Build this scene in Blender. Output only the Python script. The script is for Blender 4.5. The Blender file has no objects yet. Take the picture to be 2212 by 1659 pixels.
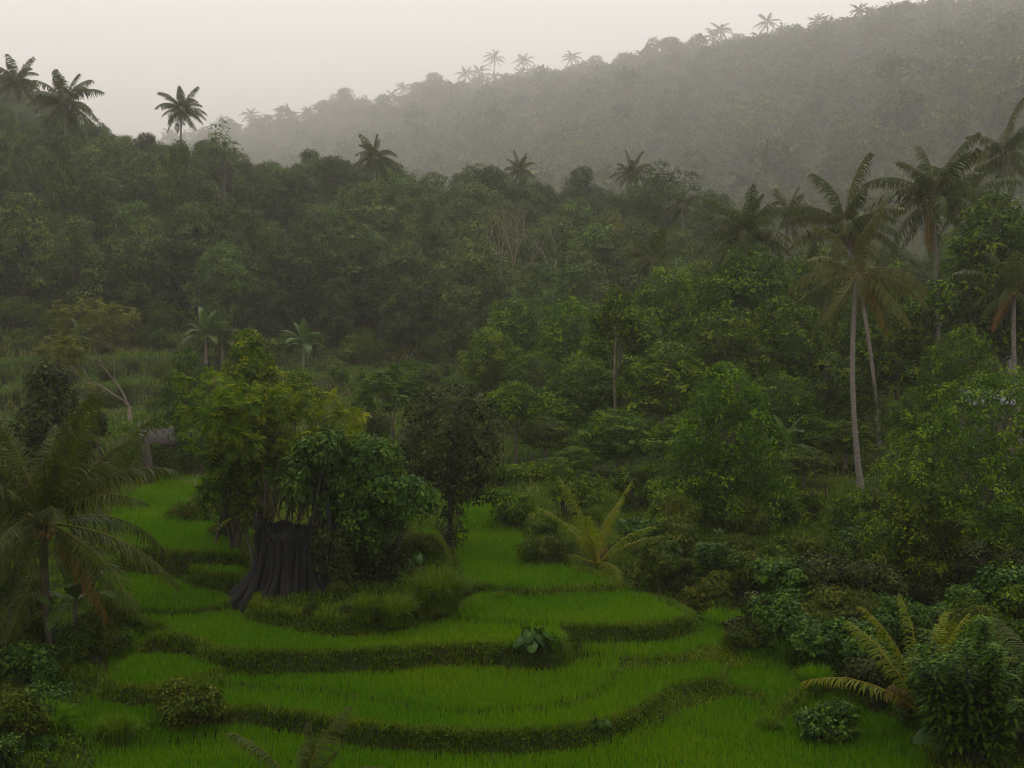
import bpy, math
import numpy as np
from mathutils import Matrix, Vector

R = math.radians
rng = np.random.default_rng(7)
sc = bpy.context.scene
COL = sc.collection

# ------------------------------------------------------------------ camera, sky, sun, exposure
CAM_Z = 14.0
F = 3072.0                       # focal length in units of a 2212 px wide frame (50 mm on 36 mm)
HORIZON_V = 620.0
PITCH = math.atan((829.5 - HORIZON_V) / F)
cam_d = bpy.data.cameras.new("camera")
cam_d.lens = 50.0
cam_d.sensor_width = 36.0
cam_d.clip_start = 0.5
cam_d.clip_end = 9000.0
cam = bpy.data.objects.new("camera", cam_d)
COL.objects.link(cam)
cam.location = (0, 0, CAM_Z)
cam.rotation_euler = (math.pi / 2 - PITCH, 0, 0)
sc.camera = cam

SUN_EL, SUN_AZ = 66.0, 20.0      # behind the far hill, a little to the right, behind thick cloud
world = bpy.data.worlds.new("World")
sc.world = world
world.use_nodes = True
wn, wl = world.node_tree.nodes, world.node_tree.links
wn.clear()
w_out = wn.new("ShaderNodeOutputWorld")
w_bg = wn.new("ShaderNodeBackground")
w_sky = wn.new("ShaderNodeTexSky")
w_sky.sky_type = 'NISHITA'
w_sky.sun_disc = False
w_sky.sun_elevation = R(SUN_EL)
w_sky.sun_rotation = R(SUN_AZ)
w_sky.air_density = 1.0
w_sky.dust_density = 4.0
w_mix = wn.new("ShaderNodeMix")
w_mix.data_type = 'RGBA'
w_mix.inputs[0].default_value = 0.985         # thick even rain cloud covers the clear sky
w_mix.inputs[7].default_value = (13.3, 12.6, 12.0, 1)
wl.new(w_sky.outputs[0], w_mix.inputs[6])
wl.new(w_mix.outputs[2], w_bg.inputs[0])
w_bg.inputs[1].default_value = 0.10
wl.new(w_bg.outputs[0], w_out.inputs[0])

sun_d = bpy.data.lights.new("sun", 'SUN')
sun_d.energy = 1.5
sun_d.angle = R(24)
sun_d.color = (1.0, 0.95, 0.88)
sun = bpy.data.objects.new("sun", sun_d)
COL.objects.link(sun)
sun.rotation_euler = (R(90 - SUN_EL), 0, R(180 - SUN_AZ))

sc.view_settings.view_transform = 'Standard'
sc.view_settings.look = 'None'
sc.view_settings.exposure = 0.0
sc.view_settings.gamma = 1.0
sc.view_settings.use_curve_mapping = False
sc.render.engine = 'CYCLES'
sc.cycles.max_bounces = 4
sc.cycles.diffuse_bounces = 1
sc.cycles.glossy_bounces = 2
sc.cycles.transmission_bounces = 4
sc.cycles.transparent_max_bounces = 4
sc.cycles.volume_bounces = 1
sc.cycles.use_denoising = True
sc.cycles.filter_width = 1.05
HAZE_DENSITY = 0.00045
HAZE_COLOR = (0.80, 0.775, 0.75, 1)

# ------------------------------------------------------------------ pixel <-> place helpers (only used to lay the place out)
_f = np.array([0, math.cos(PITCH), -math.sin(PITCH)])
_u = np.array([0, math.sin(PITCH), math.cos(PITCH)])

def ray(u, v):
    return np.array([1.0, 0, 0]) * (u - 1106) / F + _f + _u * (829.5 - v) / F

def at(u, v, Y):
    d = ray(u, v)
    return np.array([0, 0, CAM_Z]) + d * (Y / d[1])

def on_plane(u, v, z):
    d = ray(u, v)
    return np.array([0, 0, CAM_Z]) + d * ((z - CAM_Z) / d[2])

def to_px(p):
    p = np.asarray(p) - np.array([0, 0, CAM_Z])
    w = p @ _f
    return 1106 + F * p[..., 0] / w, 829.5 - F * (p @ _u) / w

# ------------------------------------------------------------------ terrain
TY = np.array([-80, 0, 4, 34, 38, 46, 55, 62, 75, 100, 130, 165, 190, 230, 280, 320, 400, 500, 650, 750, 850, 1000, 1250.])
TS = np.array([-.6, -.36, -.25, -.15, -.05, .1, .2, .28, .36, .6])
TZ = np.array([
    [14] * 10, [12.3] * 10, [12.0] * 10,
    [-.3] * 10, [-.2] * 10,
    [.8, .7, .4, .1, .1, .4, .3, .6, 1, 2],
    [2, 1.6, 1.3, 1.2, 1.2, 1.15, .95, 1, 1.3, 2.5],
    [3, 2.7, 2.6, 2.3, 2.0, 1.7, 1.5, 1.3, 1.4, 3],
    [3.5, 3, 2.8, 2.6, 2.5, 2.3, 2.1, 2, 2.2, 4],
    [4, 3, 2.6, 2.6, 2.6, 2.8, 3.2, 3.5, 4, 6],
    [5, 3.2, 2.5, 2.5, 2.6, 3.5, 4.5, 5.5, 6.5, 9],
    [9, 7, 5, 4, 4, 5, 6, 8, 10, 14],
    [14, 11, 8.5, 6.5, 6.5, 8, 8, 10, 13, 18],
    [28, 24, 20, 17, 16, 15, 11, 12, 16, 24],
    [42, 36, 31, 27, 24, 22, 13, 13, 18, 30],
    [44, 38, 28, 24, 21, 19, 12, 15, 22, 40],
    [70, 62, 36, 20, 16, 18, 22, 32, 45, 70],
    [75, 50, 38, 35, 35, 50, 65, 80, 95, 120],
    [80, 60, 55, 60, 75, 100, 118, 130, 136, 160],
    [80, 65, 69, 79, 97, 123, 132, 137, 141, 146],
    [82, 74, 88, 102, 120, 136, 138, 138, 140, 140],
    [84, 84, 92, 110, 120, 125, 120, 120, 120, 120],
    [50] * 10])

# the far hill stands well back: everything beyond 330 m is pushed out along the valley, heights in proportion
FAR_OLD = np.array([-80, 330, 400, 500, 650, 750, 850, 1000, 1250.])
FAR_RATIO = np.array([1, 1, 1.35, 2.0, 2.5, 2.75, 3.0, 3.35, 3.6])
def far_ratio(y):
    return np.interp(y, FAR_OLD, FAR_RATIO)
_r = far_ratio(TY)[:, None]
TZ = CAM_Z + (TZ - CAM_Z) * _r
TY = TY * _r[:, 0]
Y_END = 4450.0

def vnoise(x, y, s=1.0, seed=0.0):
    x = x / s + seed * 1.7; y = y / s - seed * 2.3
    return (np.sin(x * 1.3 + 1.7 * np.sin(y * .7 + seed)) + np.sin(y * 1.1 + 1.3 * np.sin(x * .9 + 2.1))
            + .5 * np.sin(2.3 * x + 1.9 * y + seed) + .5 * np.sin(2.9 * y - 1.7 * x + 3.1)) / 3.0

def base_z(x, y):
    yy = np.clip(y, TY[0], TY[-1])
    s = np.clip(x / np.maximum(yy, 36.0), TS[0], TS[-1])
    iy = np.clip(np.searchsorted(TY, yy, side='right') - 1, 0, len(TY) - 2)
    ix = np.clip(np.searchsorted(TS, s, side='right') - 1, 0, len(TS) - 2)
    fy = (yy - TY[iy]) / (TY[iy + 1] - TY[iy])
    fx = (s - TS[ix]) / (TS[ix + 1] - TS[ix])
    z = (TZ[iy, ix] * (1 - fx) + TZ[iy, ix + 1] * fx) * (1 - fy) + (TZ[iy + 1, ix] * (1 - fx) + TZ[iy + 1, ix + 1] * fx) * fy
    z = z + vnoise(x, y, 9.0) * np.clip((yy - 75) / 200, 0, 1) * 1.2
    return z

def smooth(t):
    t = np.clip(t, 0, 1)
    return t * t * (3 - 2 * t)

def steps(z, h, sharp):
    k = np.floor(z / h); f = z / h - k
    return (k + smooth((f - 1 + sharp) / sharp)) * h

def curve_poly(pts, n=5):
    p = np.array(pts, float); out = []
    N = len(p)
    for i in range(N):
        a, b, c, d = p[i - 1], p[i], p[(i + 1) % N], p[(i + 2) % N]
        for k in range(n):
            t = k / n
            out.append(.5 * ((2 * b) + (-a + c) * t + (2 * a - 5 * b + 4 * c - d) * t * t + (-a + 3 * b - 3 * c + d) * t ** 3))
    return np.array(out)

def signed_dist(x, y, poly):
    shp = x.shape; x = x.ravel(); y = y.ravel()
    lo, hi = poly.min(0) - 1.5, poly.max(0) + 1.5
    sd = np.full(x.shape, -9.0)
    m = (x > lo[0]) & (x < hi[0]) & (y > lo[1]) & (y < hi[1])
    X, Y = x[m], y[m]
    if len(X):
        best = np.full(X.shape, 1e9); ins = np.zeros(X.shape, bool)
        for i in range(len(poly)):
            a, b = poly[i - 1], poly[i]
            e = b - a
            t = np.clip(((X - a[0]) * e[0] + (Y - a[1]) * e[1]) / (e @ e + 1e-9), 0, 1)
            best = np.minimum(best, (X - a[0] - t * e[0]) ** 2 + (Y - a[1] - t * e[1]) ** 2)
            c = (a[1] > Y) != (b[1] > Y)
            with np.errstate(divide='ignore', invalid='ignore'):
                xi = (b[0] - a[0]) * (Y - a[1]) / (b[1] - a[1]) + a[0]
            ins ^= c & (X < xi)
        d = np.sqrt(best)
        sd[m] = np.where(ins, d, -d)
    return sd.reshape(shp)

def px_poly(pts, z):
    return curve_poly([on_plane(u, v, z)[:2] for u, v in pts])

# paddies: level (metres above the lowest field), softness of the edge, outline
PADDY = [
    (-.02, .4, [(180, 1700), (240, 1625), (420, 1612), (560, 1610), (830, 1628), (1000, 1638), (1210, 1632), (1340, 1606), (1450, 1560), (1530, 1526), (1600, 1512), (1660, 1540), (1690, 1600), (1740, 1720), (1100, 1760), (500, 1760)]),
    (-.1, .25, [(1690, 1560), (1800, 1500), (1900, 1540), (1990, 1600), (2040, 1720), (1760, 1720), (1700, 1640)]),
    (.40, .25, [(150, 1560), (240, 1515), (320, 1520), (350, 1545), (300, 1575), (200, 1585)]),
    (.62, .10, [(430, 1530), (560, 1540), (700, 1562), (830, 1574), (1000, 1588), (1200, 1584), (1310, 1560), (1420, 1515), (1500, 1482), (1562, 1470), (1570, 1448), (1500, 1432), (1340, 1436), (1190, 1448), (1000, 1450), (800, 1455), (480, 1462), (400, 1480)]),
    (.76, .10, [(470, 1484), (700, 1498), (900, 1530), (1150, 1532), (1262, 1508), (1330, 1470), (1330, 1440), (1190, 1440), (800, 1448), (480, 1456)]),
    (1.0, .2, [(240, 1470), (330, 1490), (420, 1470), (480, 1455), (430, 1430), (300, 1425)]),
    (1.5, .10, [(310, 1388), (400, 1388), (480, 1416), (600, 1420), (800, 1408), (1000, 1402), (1110, 1406), (1190, 1412), (1230, 1390), (1200, 1350), (1000, 1330), (850, 1340), (560, 1330), (420, 1300), (300, 1290), (220, 1310), (290, 1345), (370, 1365)]),
    (1.0, .5, [(1240, 1405), (1330, 1428), (1450, 1424), (1540, 1404), (1590, 1396), (1570, 1365), (1480, 1350), (1320, 1365)]),
    (1.3, .5, [(1230, 1380), (1330, 1384), (1440, 1366), (1500, 1345), (1440, 1330), (1300, 1345)]),
    (1.66, .2, [(1000, 1338), (1160, 1352), (1300, 1358), (1440, 1352), (1500, 1330), (1400, 1290), (1250, 1275), (1080, 1285), (1000, 1300)]),
    (1.98, .2, [(1005, 1265), (1120, 1275), (1240, 1268), (1340, 1262), (1300, 1240), (1180, 1215), (1020, 1205), (990, 1230)]),
    (1.75, .2, [(200, 1300), (330, 1325), (440, 1318), (500, 1300), (430, 1268), (330, 1248), (210, 1250)]),
    (2.35, .16, [(400, 1236), (480, 1250), (580, 1252), (600, 1220), (540, 1206), (430, 1206)]),
    (2.85, .12, [(250, 1180), (330, 1192), (430, 1200), (560, 1200), (570, 1160), (480, 1128), (330, 1100), (260, 1120)]),
    (2.15, .30, [(540, 1300), (620, 1326), (760, 1338), (880, 1326), (960, 1296), (985, 1260), (950, 1215), (850, 1190), (700, 1180), (560, 1200)]),
    (3.1, .4, [(850, 1170), (900, 1180), (950, 1178), (960, 1150), (910, 1138), (850, 1150)]),
]
POLYS = [(z, w, px_poly(p, z)) for z, w, p in PADDY]

def ground_z(x, y):
    x = np.asarray(x, float); y = np.asarray(y, float)
    z = base_z(x, y)
    near = smooth((84 - y) / 6) * smooth((y - 44) / 4)
    jx = vnoise(x, y, 2.2, 1) * .35; jy = vnoise(x, y, 2.2, 5) * .35
    zc = steps(z + vnoise(x, y, 6.0, 2) * .10, .32, .35)
    z = z * (1 - near) + zc * near
    s = x / np.maximum(y, 36)
    left = smooth((y - 118) / 8) * smooth((196 - y) / 10) * smooth((-.02 - s) / .05)
    z = z * (1 - left) + steps(z + vnoise(x, y, 11., 3) * .5 + vnoise(x, y, 4., 8) * .15, 1.9, .12) * left
    m = (y > 36) & (y < 76) & (np.abs(x) < 32)
    if m.any():
        X, Y, Z = x[m], y[m], z[m]
        for zk, w, poly in POLYS:
            sd = signed_dist(X + jx[m], Y + jy[m], poly)
            Z = Z + (zk + vnoise(X, Y, 1.5, 4) * .025 - Z) * smooth((sd + w) / (2 * w))
        z = z.copy(); z[m] = Z
    return z

def gz(x, y):
    return float(ground_z(np.array([float(x)]), np.array([float(y)]))[0])

def hit(u, v, y0=38, y1=420):
    ys = np.arange(y0, y1, .2)
    d = ray(u, v)
    t = ys / d[1]
    xs = d[0] * t; zs = CAM_Z + d[2] * t
    g = ground_z(xs, ys)
    k = np.nonzero(zs <= g)[0]
    k = k[0] if len(k) else len(ys) - 1
    return np.array([xs[k], ys[k], g[k]])

def foot(u, Y):
    x = ray(u, 700)[0] * Y / ray(u, 700)[1]
    return np.array([x, Y, gz(x, Y)])

def grade(lo, hi, start, ratio):
    out = [lo]; st = start
    while out[-1] < hi:
        out.append(out[-1] + st); st *= ratio
    return np.array(out)

# ------------------------------------------------------------------ mesh helpers
class MB:
    def __init__(self):
        self.v, self.q, self.t, self.c, self.n = [], [], [], [], 0

    def add(self, v, q=None, t=None, c=.5):
        v = np.asarray(v, float).reshape(-1, 3)
        if q is not None and len(q):
            self.q.append(np.asarray(q).reshape(-1, 4) + self.n)
        if t is not None and len(t):
            self.t.append(np.asarray(t).reshape(-1, 3) + self.n)
        self.v.append(v)
        self.c.append(np.broadcast_to(np.asarray(c, float), (len(v),)))
        self.n += len(v)

    def mesh(self, name, mat, flat=False):
        me = bpy.data.meshes.new(name)
        v = np.concatenate(self.v)
        q = np.concatenate(self.q) if self.q else np.zeros((0, 4), int)
        t = np.concatenate(self.t) if self.t else np.zeros((0, 3), int)
        me.vertices.add(len(v)); me.vertices.foreach_set("co", v.astype(np.float32).ravel())
        me.loops.add(q.size + t.size)
        me.loops.foreach_set("vertex_index", np.concatenate([q.ravel(), t.ravel()]).astype(np.int32))
        me.polygons.add(len(q) + len(t))
        me.polygons.foreach_set("loop_start", np.concatenate([np.arange(len(q)) * 4, q.size + np.arange(len(t)) * 3]).astype(np.int32))
        if flat:
            me.polygons.foreach_set("use_smooth", np.zeros(len(q) + len(t), bool))
        a = me.attributes.new("tint", 'FLOAT', 'POINT')
        a.data.foreach_set("value", np.concatenate(self.c).astype(np.float32))
        me.update(calc_edges=True)
        me.materials.append(mat)
        return me

def link(name, me, parent=None, loc=None, rz=0.0, scale=None):
    o = bpy.data.objects.new(name, me)
    COL.objects.link(o)
    if parent is not None:
        o.parent = parent
    if loc is not None:
        o.location = loc
    if rz:
        o.rotation_euler = (0, 0, rz)
    if scale is not None:
        o.scale = scale if hasattr(scale, '__len__') else (scale,) * 3
    return o

def tag(o, label=None, cat=None, group=None, kind=None):
    if label: o["label"] = label
    if cat: o["category"] = cat
    if group: o["group"] = group
    if kind: o["kind"] = kind
    return o

def norm(a):
    return a / np.maximum(np.linalg.norm(a, axis=-1, keepdims=True), 1e-9)

def tube(pts, rad, sides=7):
    p = np.asarray(pts, float); r = np.broadcast_to(np.asarray(rad, float), (len(p),))
    t = norm(np.gradient(p, axis=0))
    ref = np.where(np.abs(t[:, 2:3]) > .9, np.array([[1., 0, 0]]), np.array([[0, 0, 1.]]))
    a = norm(np.cross(t, ref)); b = np.cross(t, a)
    for i in range(1, len(p)):                    # keep the frame from flipping
        a[i] = norm(a[i - 1] - t[i] * (a[i - 1] @ t[i])); b[i] = np.cross(t[i], a[i])
    ang = np.arange(sides) / sides * 2 * np.pi
    v = p[:, None] + r[:, None, None] * (np.cos(ang)[None, :, None] * a[:, None] + np.sin(ang)[None, :, None] * b[:, None])
    i = np.arange(len(p) - 1)[:, None] * sides; j = np.arange(sides)[None]; k = (j + 1) % sides
    q = np.stack([i + j, i + k, i + sides + k, i + sides + j], -1).reshape(-1, 4)
    return v.reshape(-1, 3), q

def frusta(p0, p1, r0, r1, sides=4):
    """many straight tapered pieces of wood at once"""
    p0 = np.asarray(p0, float); p1 = np.asarray(p1, float)
    d = norm(p1 - p0)
    ref = np.where(np.abs(d[:, 2:3]) > .9, np.array([[1., 0, 0]]), np.array([[0, 0, 1.]]))
    a = norm(np.cross(d, ref)); b = np.cross(d, a)
    ang = np.arange(sides) / sides * 2 * np.pi
    ring = np.cos(ang)[None, :, None] * a[:, None] + np.sin(ang)[None, :, None] * b[:, None]
    v = np.concatenate([p0[:, None] + ring * np.asarray(r0)[:, None, None], p1[:, None] + ring * np.asarray(r1)[:, None, None]], 1)
    n = len(p0)
    j = np.arange(sides); k = (j + 1) % sides
    f = np.stack([j, k, sides + k, sides + j], -1)
    q = (np.arange(n)[:, None, None] * 2 * sides + f[None]).reshape(-1, 4)
    return v.reshape(-1, 3), q

def leaf_quads(pos, d, nrm, L, W, fold=.12):
    """kite-shaped leaves with a folded midrib"""
    d = norm(d)
    side = norm(np.cross(d, nrm)); up = np.cross(side, d)
    L = np.asarray(L)[:, None]; W = np.asarray(W)[:, None]
    mid = pos + d * L * .42
    v = np.stack([pos, mid + side * W * .5 + up * L * fold, pos + d * L, mid - side * W * .5 + up * L * fold], 1)
    n = len(pos)
    q = np.arange(n * 4).reshape(n, 4)
    return v.reshape(-1, 3), q

def rand_dirs(n, g):
    v = g.normal(size=(n, 3))
    return norm(v)

# ------------------------------------------------------------------ materials
def leaf_mat(name, c0, c1, c2, rough=.42, trans=.28, obj_var=.25, spec=.4, mid=.55, hue=1.0):
    m = bpy.data.materials.new(name); m.use_nodes = True
    n, l = m.node_tree.nodes, m.node_tree.links
    n.clear()
    out = n.new("ShaderNodeOutputMaterial")
    at_ = n.new("ShaderNodeAttribute"); at_.attribute_name = "tint"
    ramp = n.new("ShaderNodeValToRGB")
    e = ramp.color_ramp.elements
    e[0].position = 0.0; e[0].color = (*c0, 1)
    e[1].position = 1.0; e[1].color = (*c2, 1)
    k = e.new(mid); k.color = (*c1, 1)
    l.new(at_.outputs["Fac"], ramp.inputs[0])
    oi = n.new("ShaderNodeObjectInfo")
    mr = n.new("ShaderNodeMapRange")
    mr.inputs[3].default_value = 1 - obj_var; mr.inputs[4].default_value = 1 + obj_var
    l.new(oi.outputs["Random"], mr.inputs[0])
    hs = n.new("ShaderNodeHueSaturation")
    mh = n.new("ShaderNodeMapRange")
    mul = n.new("ShaderNodeMath"); mul.operation = 'MULTIPLY'; mul.inputs[1].default_value = 7.31
    fr = n.new("ShaderNodeMath"); fr.operation = 'FRACT'
    l.new(oi.outputs["Random"], mul.inputs[0]); l.new(mul.outputs[0], fr.inputs[0])
    mh.inputs[3].default_value = .5 - .022 * hue * (obj_var / .25); mh.inputs[4].default_value = .5 + .003 * hue * (obj_var / .25)
    l.new(fr.outputs[0], mh.inputs[0]); l.new(mh.outputs[0], hs.inputs["Hue"])
    l.new(mr.outputs[0], hs.inputs["Value"]); l.new(ramp.outputs[0], hs.inputs["Color"])
    p = n.new("ShaderNodeBsdfPrincipled")
    p.inputs["Roughness"].default_value = rough
    p.inputs["Specular IOR Level"].default_value = spec
    l.new(hs.outputs[0], p.inputs["Base Color"])
    tr = n.new("ShaderNodeBsdfTranslucent")
    l.new(hs.outputs[0], tr.inputs[0])
    mx = n.new("ShaderNodeMixShader"); mx.inputs[0].default_value = trans
    l.new(p.outputs[0], mx.inputs[1]); l.new(tr.outputs[0], mx.inputs[2])
    l.new(mx.outputs[0], out.inputs[0])
    return m

def rough_mat(name, c0, c1, scale=3.0, stretch=(1, 1, 1), rough=.85, bump=.4, rings=0.0, spec=.3):
    m = bpy.data.materials.new(name); m.use_nodes = True
    n, l = m.node_tree.nodes, m.node_tree.links
    p = n["Principled BSDF"]
    tc = n.new("ShaderNodeTexCoord"); mp = n.new("ShaderNodeMapping")
    mp.inputs["Scale"].default_value = stretch
    l.new(tc.outputs["Object"], mp.inputs[0])
    ns = n.new("ShaderNodeTexNoise"); ns.inputs["Scale"].default_value = scale; ns.inputs["Detail"].default_value = 7
    l.new(mp.outputs[0], ns.inputs["Vector"])
    fac = ns.outputs["Fac"]
    if rings:
        wv = n.new("ShaderNodeTexWave"); wv.bands_direction = 'Z'; wv.inputs["Scale"].default_value = rings
        wv.inputs["Distortion"].default_value = 1.5; wv.inputs["Detail"].default_value = 2
        l.new(tc.outputs["Object"], wv.inputs["Vector"])
        ad = n.new("ShaderNodeMix"); ad.data_type = 'FLOAT'; ad.inputs[0].default_value = .22
        l.new(ns.outputs["Fac"], ad.inputs[2]); l.new(wv.outputs["Fac"], ad.inputs[3])
        fac = ad.outputs[0]
    ramp = n.new("ShaderNodeValToRGB")
    ramp.color_ramp.elements[0].position = .3; ramp.color_ramp.elements[0].color = (*c0, 1)
    ramp.color_ramp.elements[1].position = .7; ramp.color_ramp.elements[1].color = (*c1, 1)
    l.new(fac, ramp.inputs[0]); l.new(ramp.outputs[0], p.inputs["Base Color"])
    p.inputs["Roughness"].default_value = rough
    p.inputs["Specular IOR Level"].default_value = spec
    bp = n.new("ShaderNodeBump"); bp.inputs["Strength"].default_value = bump; bp.inputs["Distance"].default_value = .05
    l.new(fac, bp.inputs["Height"]); l.new(bp.outputs[0], p.inputs["Normal"])
    return m

M = {}
M['ground'] = rough_mat("ground_soil", (.012, .016, .005), (.026, .036, .008), .9, rough=.95, spec=.05)
M['rice'] = leaf_mat("rice_leaf", (.050, .140, .0005), (.082, .200, .0005), (.165, .235, .001), rough=.6, trans=.45, obj_var=0, spec=.04)
M['weeds'] = leaf_mat("bank_weed", (.036, .076, .001), (.064, .120, .001), (.135, .160, .004), rough=.6, trans=.35, obj_var=0, spec=.06)
M['scrub'] = leaf_mat("scrub_leaf", (.022, .044, .002), (.040, .070, .002), (.095, .100, .008), rough=.6, trans=.3, obj_var=.2, spec=.06)
M['meadow'] = leaf_mat("meadow_grass", (.042, .082, .006), (.066, .118, .007), (.140, .130, .024), rough=.6, trans=.3, obj_var=0, spec=.08)
M['wood_leaf'] = leaf_mat("forest_leaf", (.021, .042, .007), (.040, .074, .010), (.098, .152, .017), obj_var=.48, spec=.08, rough=.55, hue=.45)
M['bright_leaf'] = leaf_mat("bright_leaf", (.015, .042, .001), (.040, .090, .001), (.145, .235, .002), obj_var=.22, trans=.40, spec=.07, rough=.5)
M['dark_leaf'] = leaf_mat("dark_leaf", (.010, .018, .002), (.020, .032, .003), (.050, .060, .006), obj_var=.15, rough=.5, trans=.15, spec=.08)
M['lime_leaf'] = leaf_mat("lime_leaf", (.026, .062, .001), (.062, .122, .001), (.200, .220, .002), obj_var=.12, trans=.44, spec=.07, rough=.5)
M['vine_leaf'] = leaf_mat("vine_leaf", (.012, .040, .001), (.027, .076, .002), (.064, .140, .005), obj_var=.15, rough=.45, trans=.28, spec=.10)
M['dry_leaf'] = leaf_mat("yellowing_leaf", (.075, .105, .006), (.125, .135, .008), (.20, .145, .016), obj_var=.1, spec=.1)
M['palm_leaf'] = leaf_mat("palm_leaf", (.026, .046, .006), (.048, .066, .008), (.130, .108, .018), obj_var=.2, rough=.45, trans=.32, spec=.14)
M['young_palm'] = leaf_mat("young_palm_leaf", (.018, .036, .002), (.036, .056, .002), (.135, .110, .008), obj_var=.2, rough=.42, trans=.35, spec=.12)
M['yellow_palm'] = leaf_mat("yellowing_palm_leaf", (.065, .105, .002), (.115, .160, .003), (.30, .22, .010), obj_var=.2, rough=.42, trans=.4, spec=.12)
M['dead_palm'] = leaf_mat("dead_palm_leaf", (.085, .048, .010), (.13, .074, .012), (.18, .115, .026), obj_var=.2, rough=.7, trans=.3, spec=.1)
M['banana_leaf'] = leaf_mat("banana_leaf", (.028, .062, .008), (.044, .092, .010), (.085, .140, .020), obj_var=.15, rough=.42, trans=.3, spec=.15)
M['taro_leaf'] = leaf_mat("taro_leaf", (.012, .042, .004), (.022, .062, .005), (.045, .095, .010), obj_var=.15, rough=.5, trans=.25, spec=.12)
M['bark'] = rough_mat("bark", (.035, .028, .020), (.085, .070, .052), 6, (1, 1, .3))
M['pale_bark'] = rough_mat("pale_bark", (.075, .062, .045), (.17, .145, .11), 6, (1, 1, .4))
M['palm_bark'] = rough_mat("palm_bark", (.085, .074, .060), (.20, .178, .150), 7, rings=3.4)
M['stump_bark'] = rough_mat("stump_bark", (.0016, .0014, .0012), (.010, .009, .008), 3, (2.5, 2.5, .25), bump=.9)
M['twig'] = rough_mat("twig", (.13, .10, .075), (.26, .20, .155), 5)
M['dead_stem'] = rough_mat("dead_stem", (.020, .013, .008), (.050, .030, .016), 5)
M['rust'] = rough_mat("rusty_sheet", (.012, .008, .007), (.034, .025, .022), 2.5, (1, 1, 1))
M['tarp'] = rough_mat("dark_tarp", (.03, .027, .028), (.07, .06, .06), 2)
M['blue'] = rough_mat("blue_plastic", (.02, .03, .12), (.03, .045, .17), 5)
M['orange'] = rough_mat("orange_plastic", (.45, .19, .01), (.55, .24, .02), 5)
M['roofwhite'] = rough_mat("pale_roof_sheet", (.06, .06, .07), (.15, .15, .17), 3)
M['fruit'] = rough_mat("fruit", (.09, .06, .015), (.16, .10, .02), 4)

# ------------------------------------------------------------------ ground sheet
def side_grid():
    a = np.arange(-19, 21.01, .19)
    r = grade(21, 2800, .3, 1.056)[1:]
    l = -grade(19, 2800, .3, 1.056)[1:][::-1]
    return np.concatenate([l, a, r])
gx = side_grid()
gy = np.concatenate([np.arange(-80, 34, 6.0), np.arange(34, 40, 1.0), np.arange(40, 78, .19), grade(78, Y_END, .4, 1.026)])
X, Y = np.meshgrid(gx, gy)
Z = ground_z(X, Y)
nx, ny = len(gx), len(gy)
gi = (np.arange(ny - 1)[:, None] * nx + np.arange(nx - 1)[None]).reshape(-1)
g = MB()
g.add(np.stack([X, Y, Z], -1), np.stack([gi, gi + 1, gi + nx + 1, gi + nx], -1))
ground = link("ground", g.mesh("ground", M['ground']))
tag(ground, "dark wet soil of the terraced valley and hillsides", "ground", kind="structure")

GSX, GSY = np.gradient(Z, gx, axis=1), np.gradient(Z, gy, axis=0)
SLOPE = np.hypot(GSX, GSY)
def look(A, x, y):
    ix = np.clip(np.searchsorted(gx, x) - 1, 0, nx - 2); iy = np.clip(np.searchsorted(gy, y) - 1, 0, ny - 2)
    fx = (x - gx[ix]) / (gx[ix + 1] - gx[ix]); fy = (y - gy[iy]) / (gy[iy + 1] - gy[iy])
    return (A[iy, ix] * (1 - fx) + A[iy, ix + 1] * fx) * (1 - fy) + (A[iy + 1, ix] * (1 - fx) + A[iy + 1, ix + 1] * fx) * fy

# haze: rain-filled air round the camera and everything that stands on the ground
hx0, hx1, hy0, hy1, hz0, hz1 = gx[0] - 2, gx[-1] + 2, gy[0] - 2, gy[-1] + 2, Z.min() - 1.2, Z.max() + 60.0
hv = [(x, y, z) for z in (hz0, hz1) for y in (hy0, hy1) for x in (hx0, hx1)]
hm = bpy.data.meshes.new("haze")
hm.from_pydata(hv, [], [(0, 2, 3, 1), (4, 5, 7, 6), (0, 1, 5, 4), (2, 6, 7, 3), (0, 4, 6, 2), (1, 3, 7, 5)])
mm = bpy.data.materials.new("haze_air"); mm.use_nodes = True
mm.node_tree.nodes.clear()
ho = mm.node_tree.nodes.new("ShaderNodeOutputMaterial")
hp = mm.node_tree.nodes.new("ShaderNodeVolumePrincipled")
hp.inputs["Color"].default_value = HAZE_COLOR
hp.inputs["Density"].default_value = HAZE_DENSITY
hp.inputs["Anisotropy"].default_value = 0.65
mm.node_tree.links.new(hp.outputs[0], ho.inputs["Volume"])
hm.materials.append(mm)
tag(link("haze", hm), "pale rain haze filling the valley air", "haze", kind="stuff")

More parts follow.
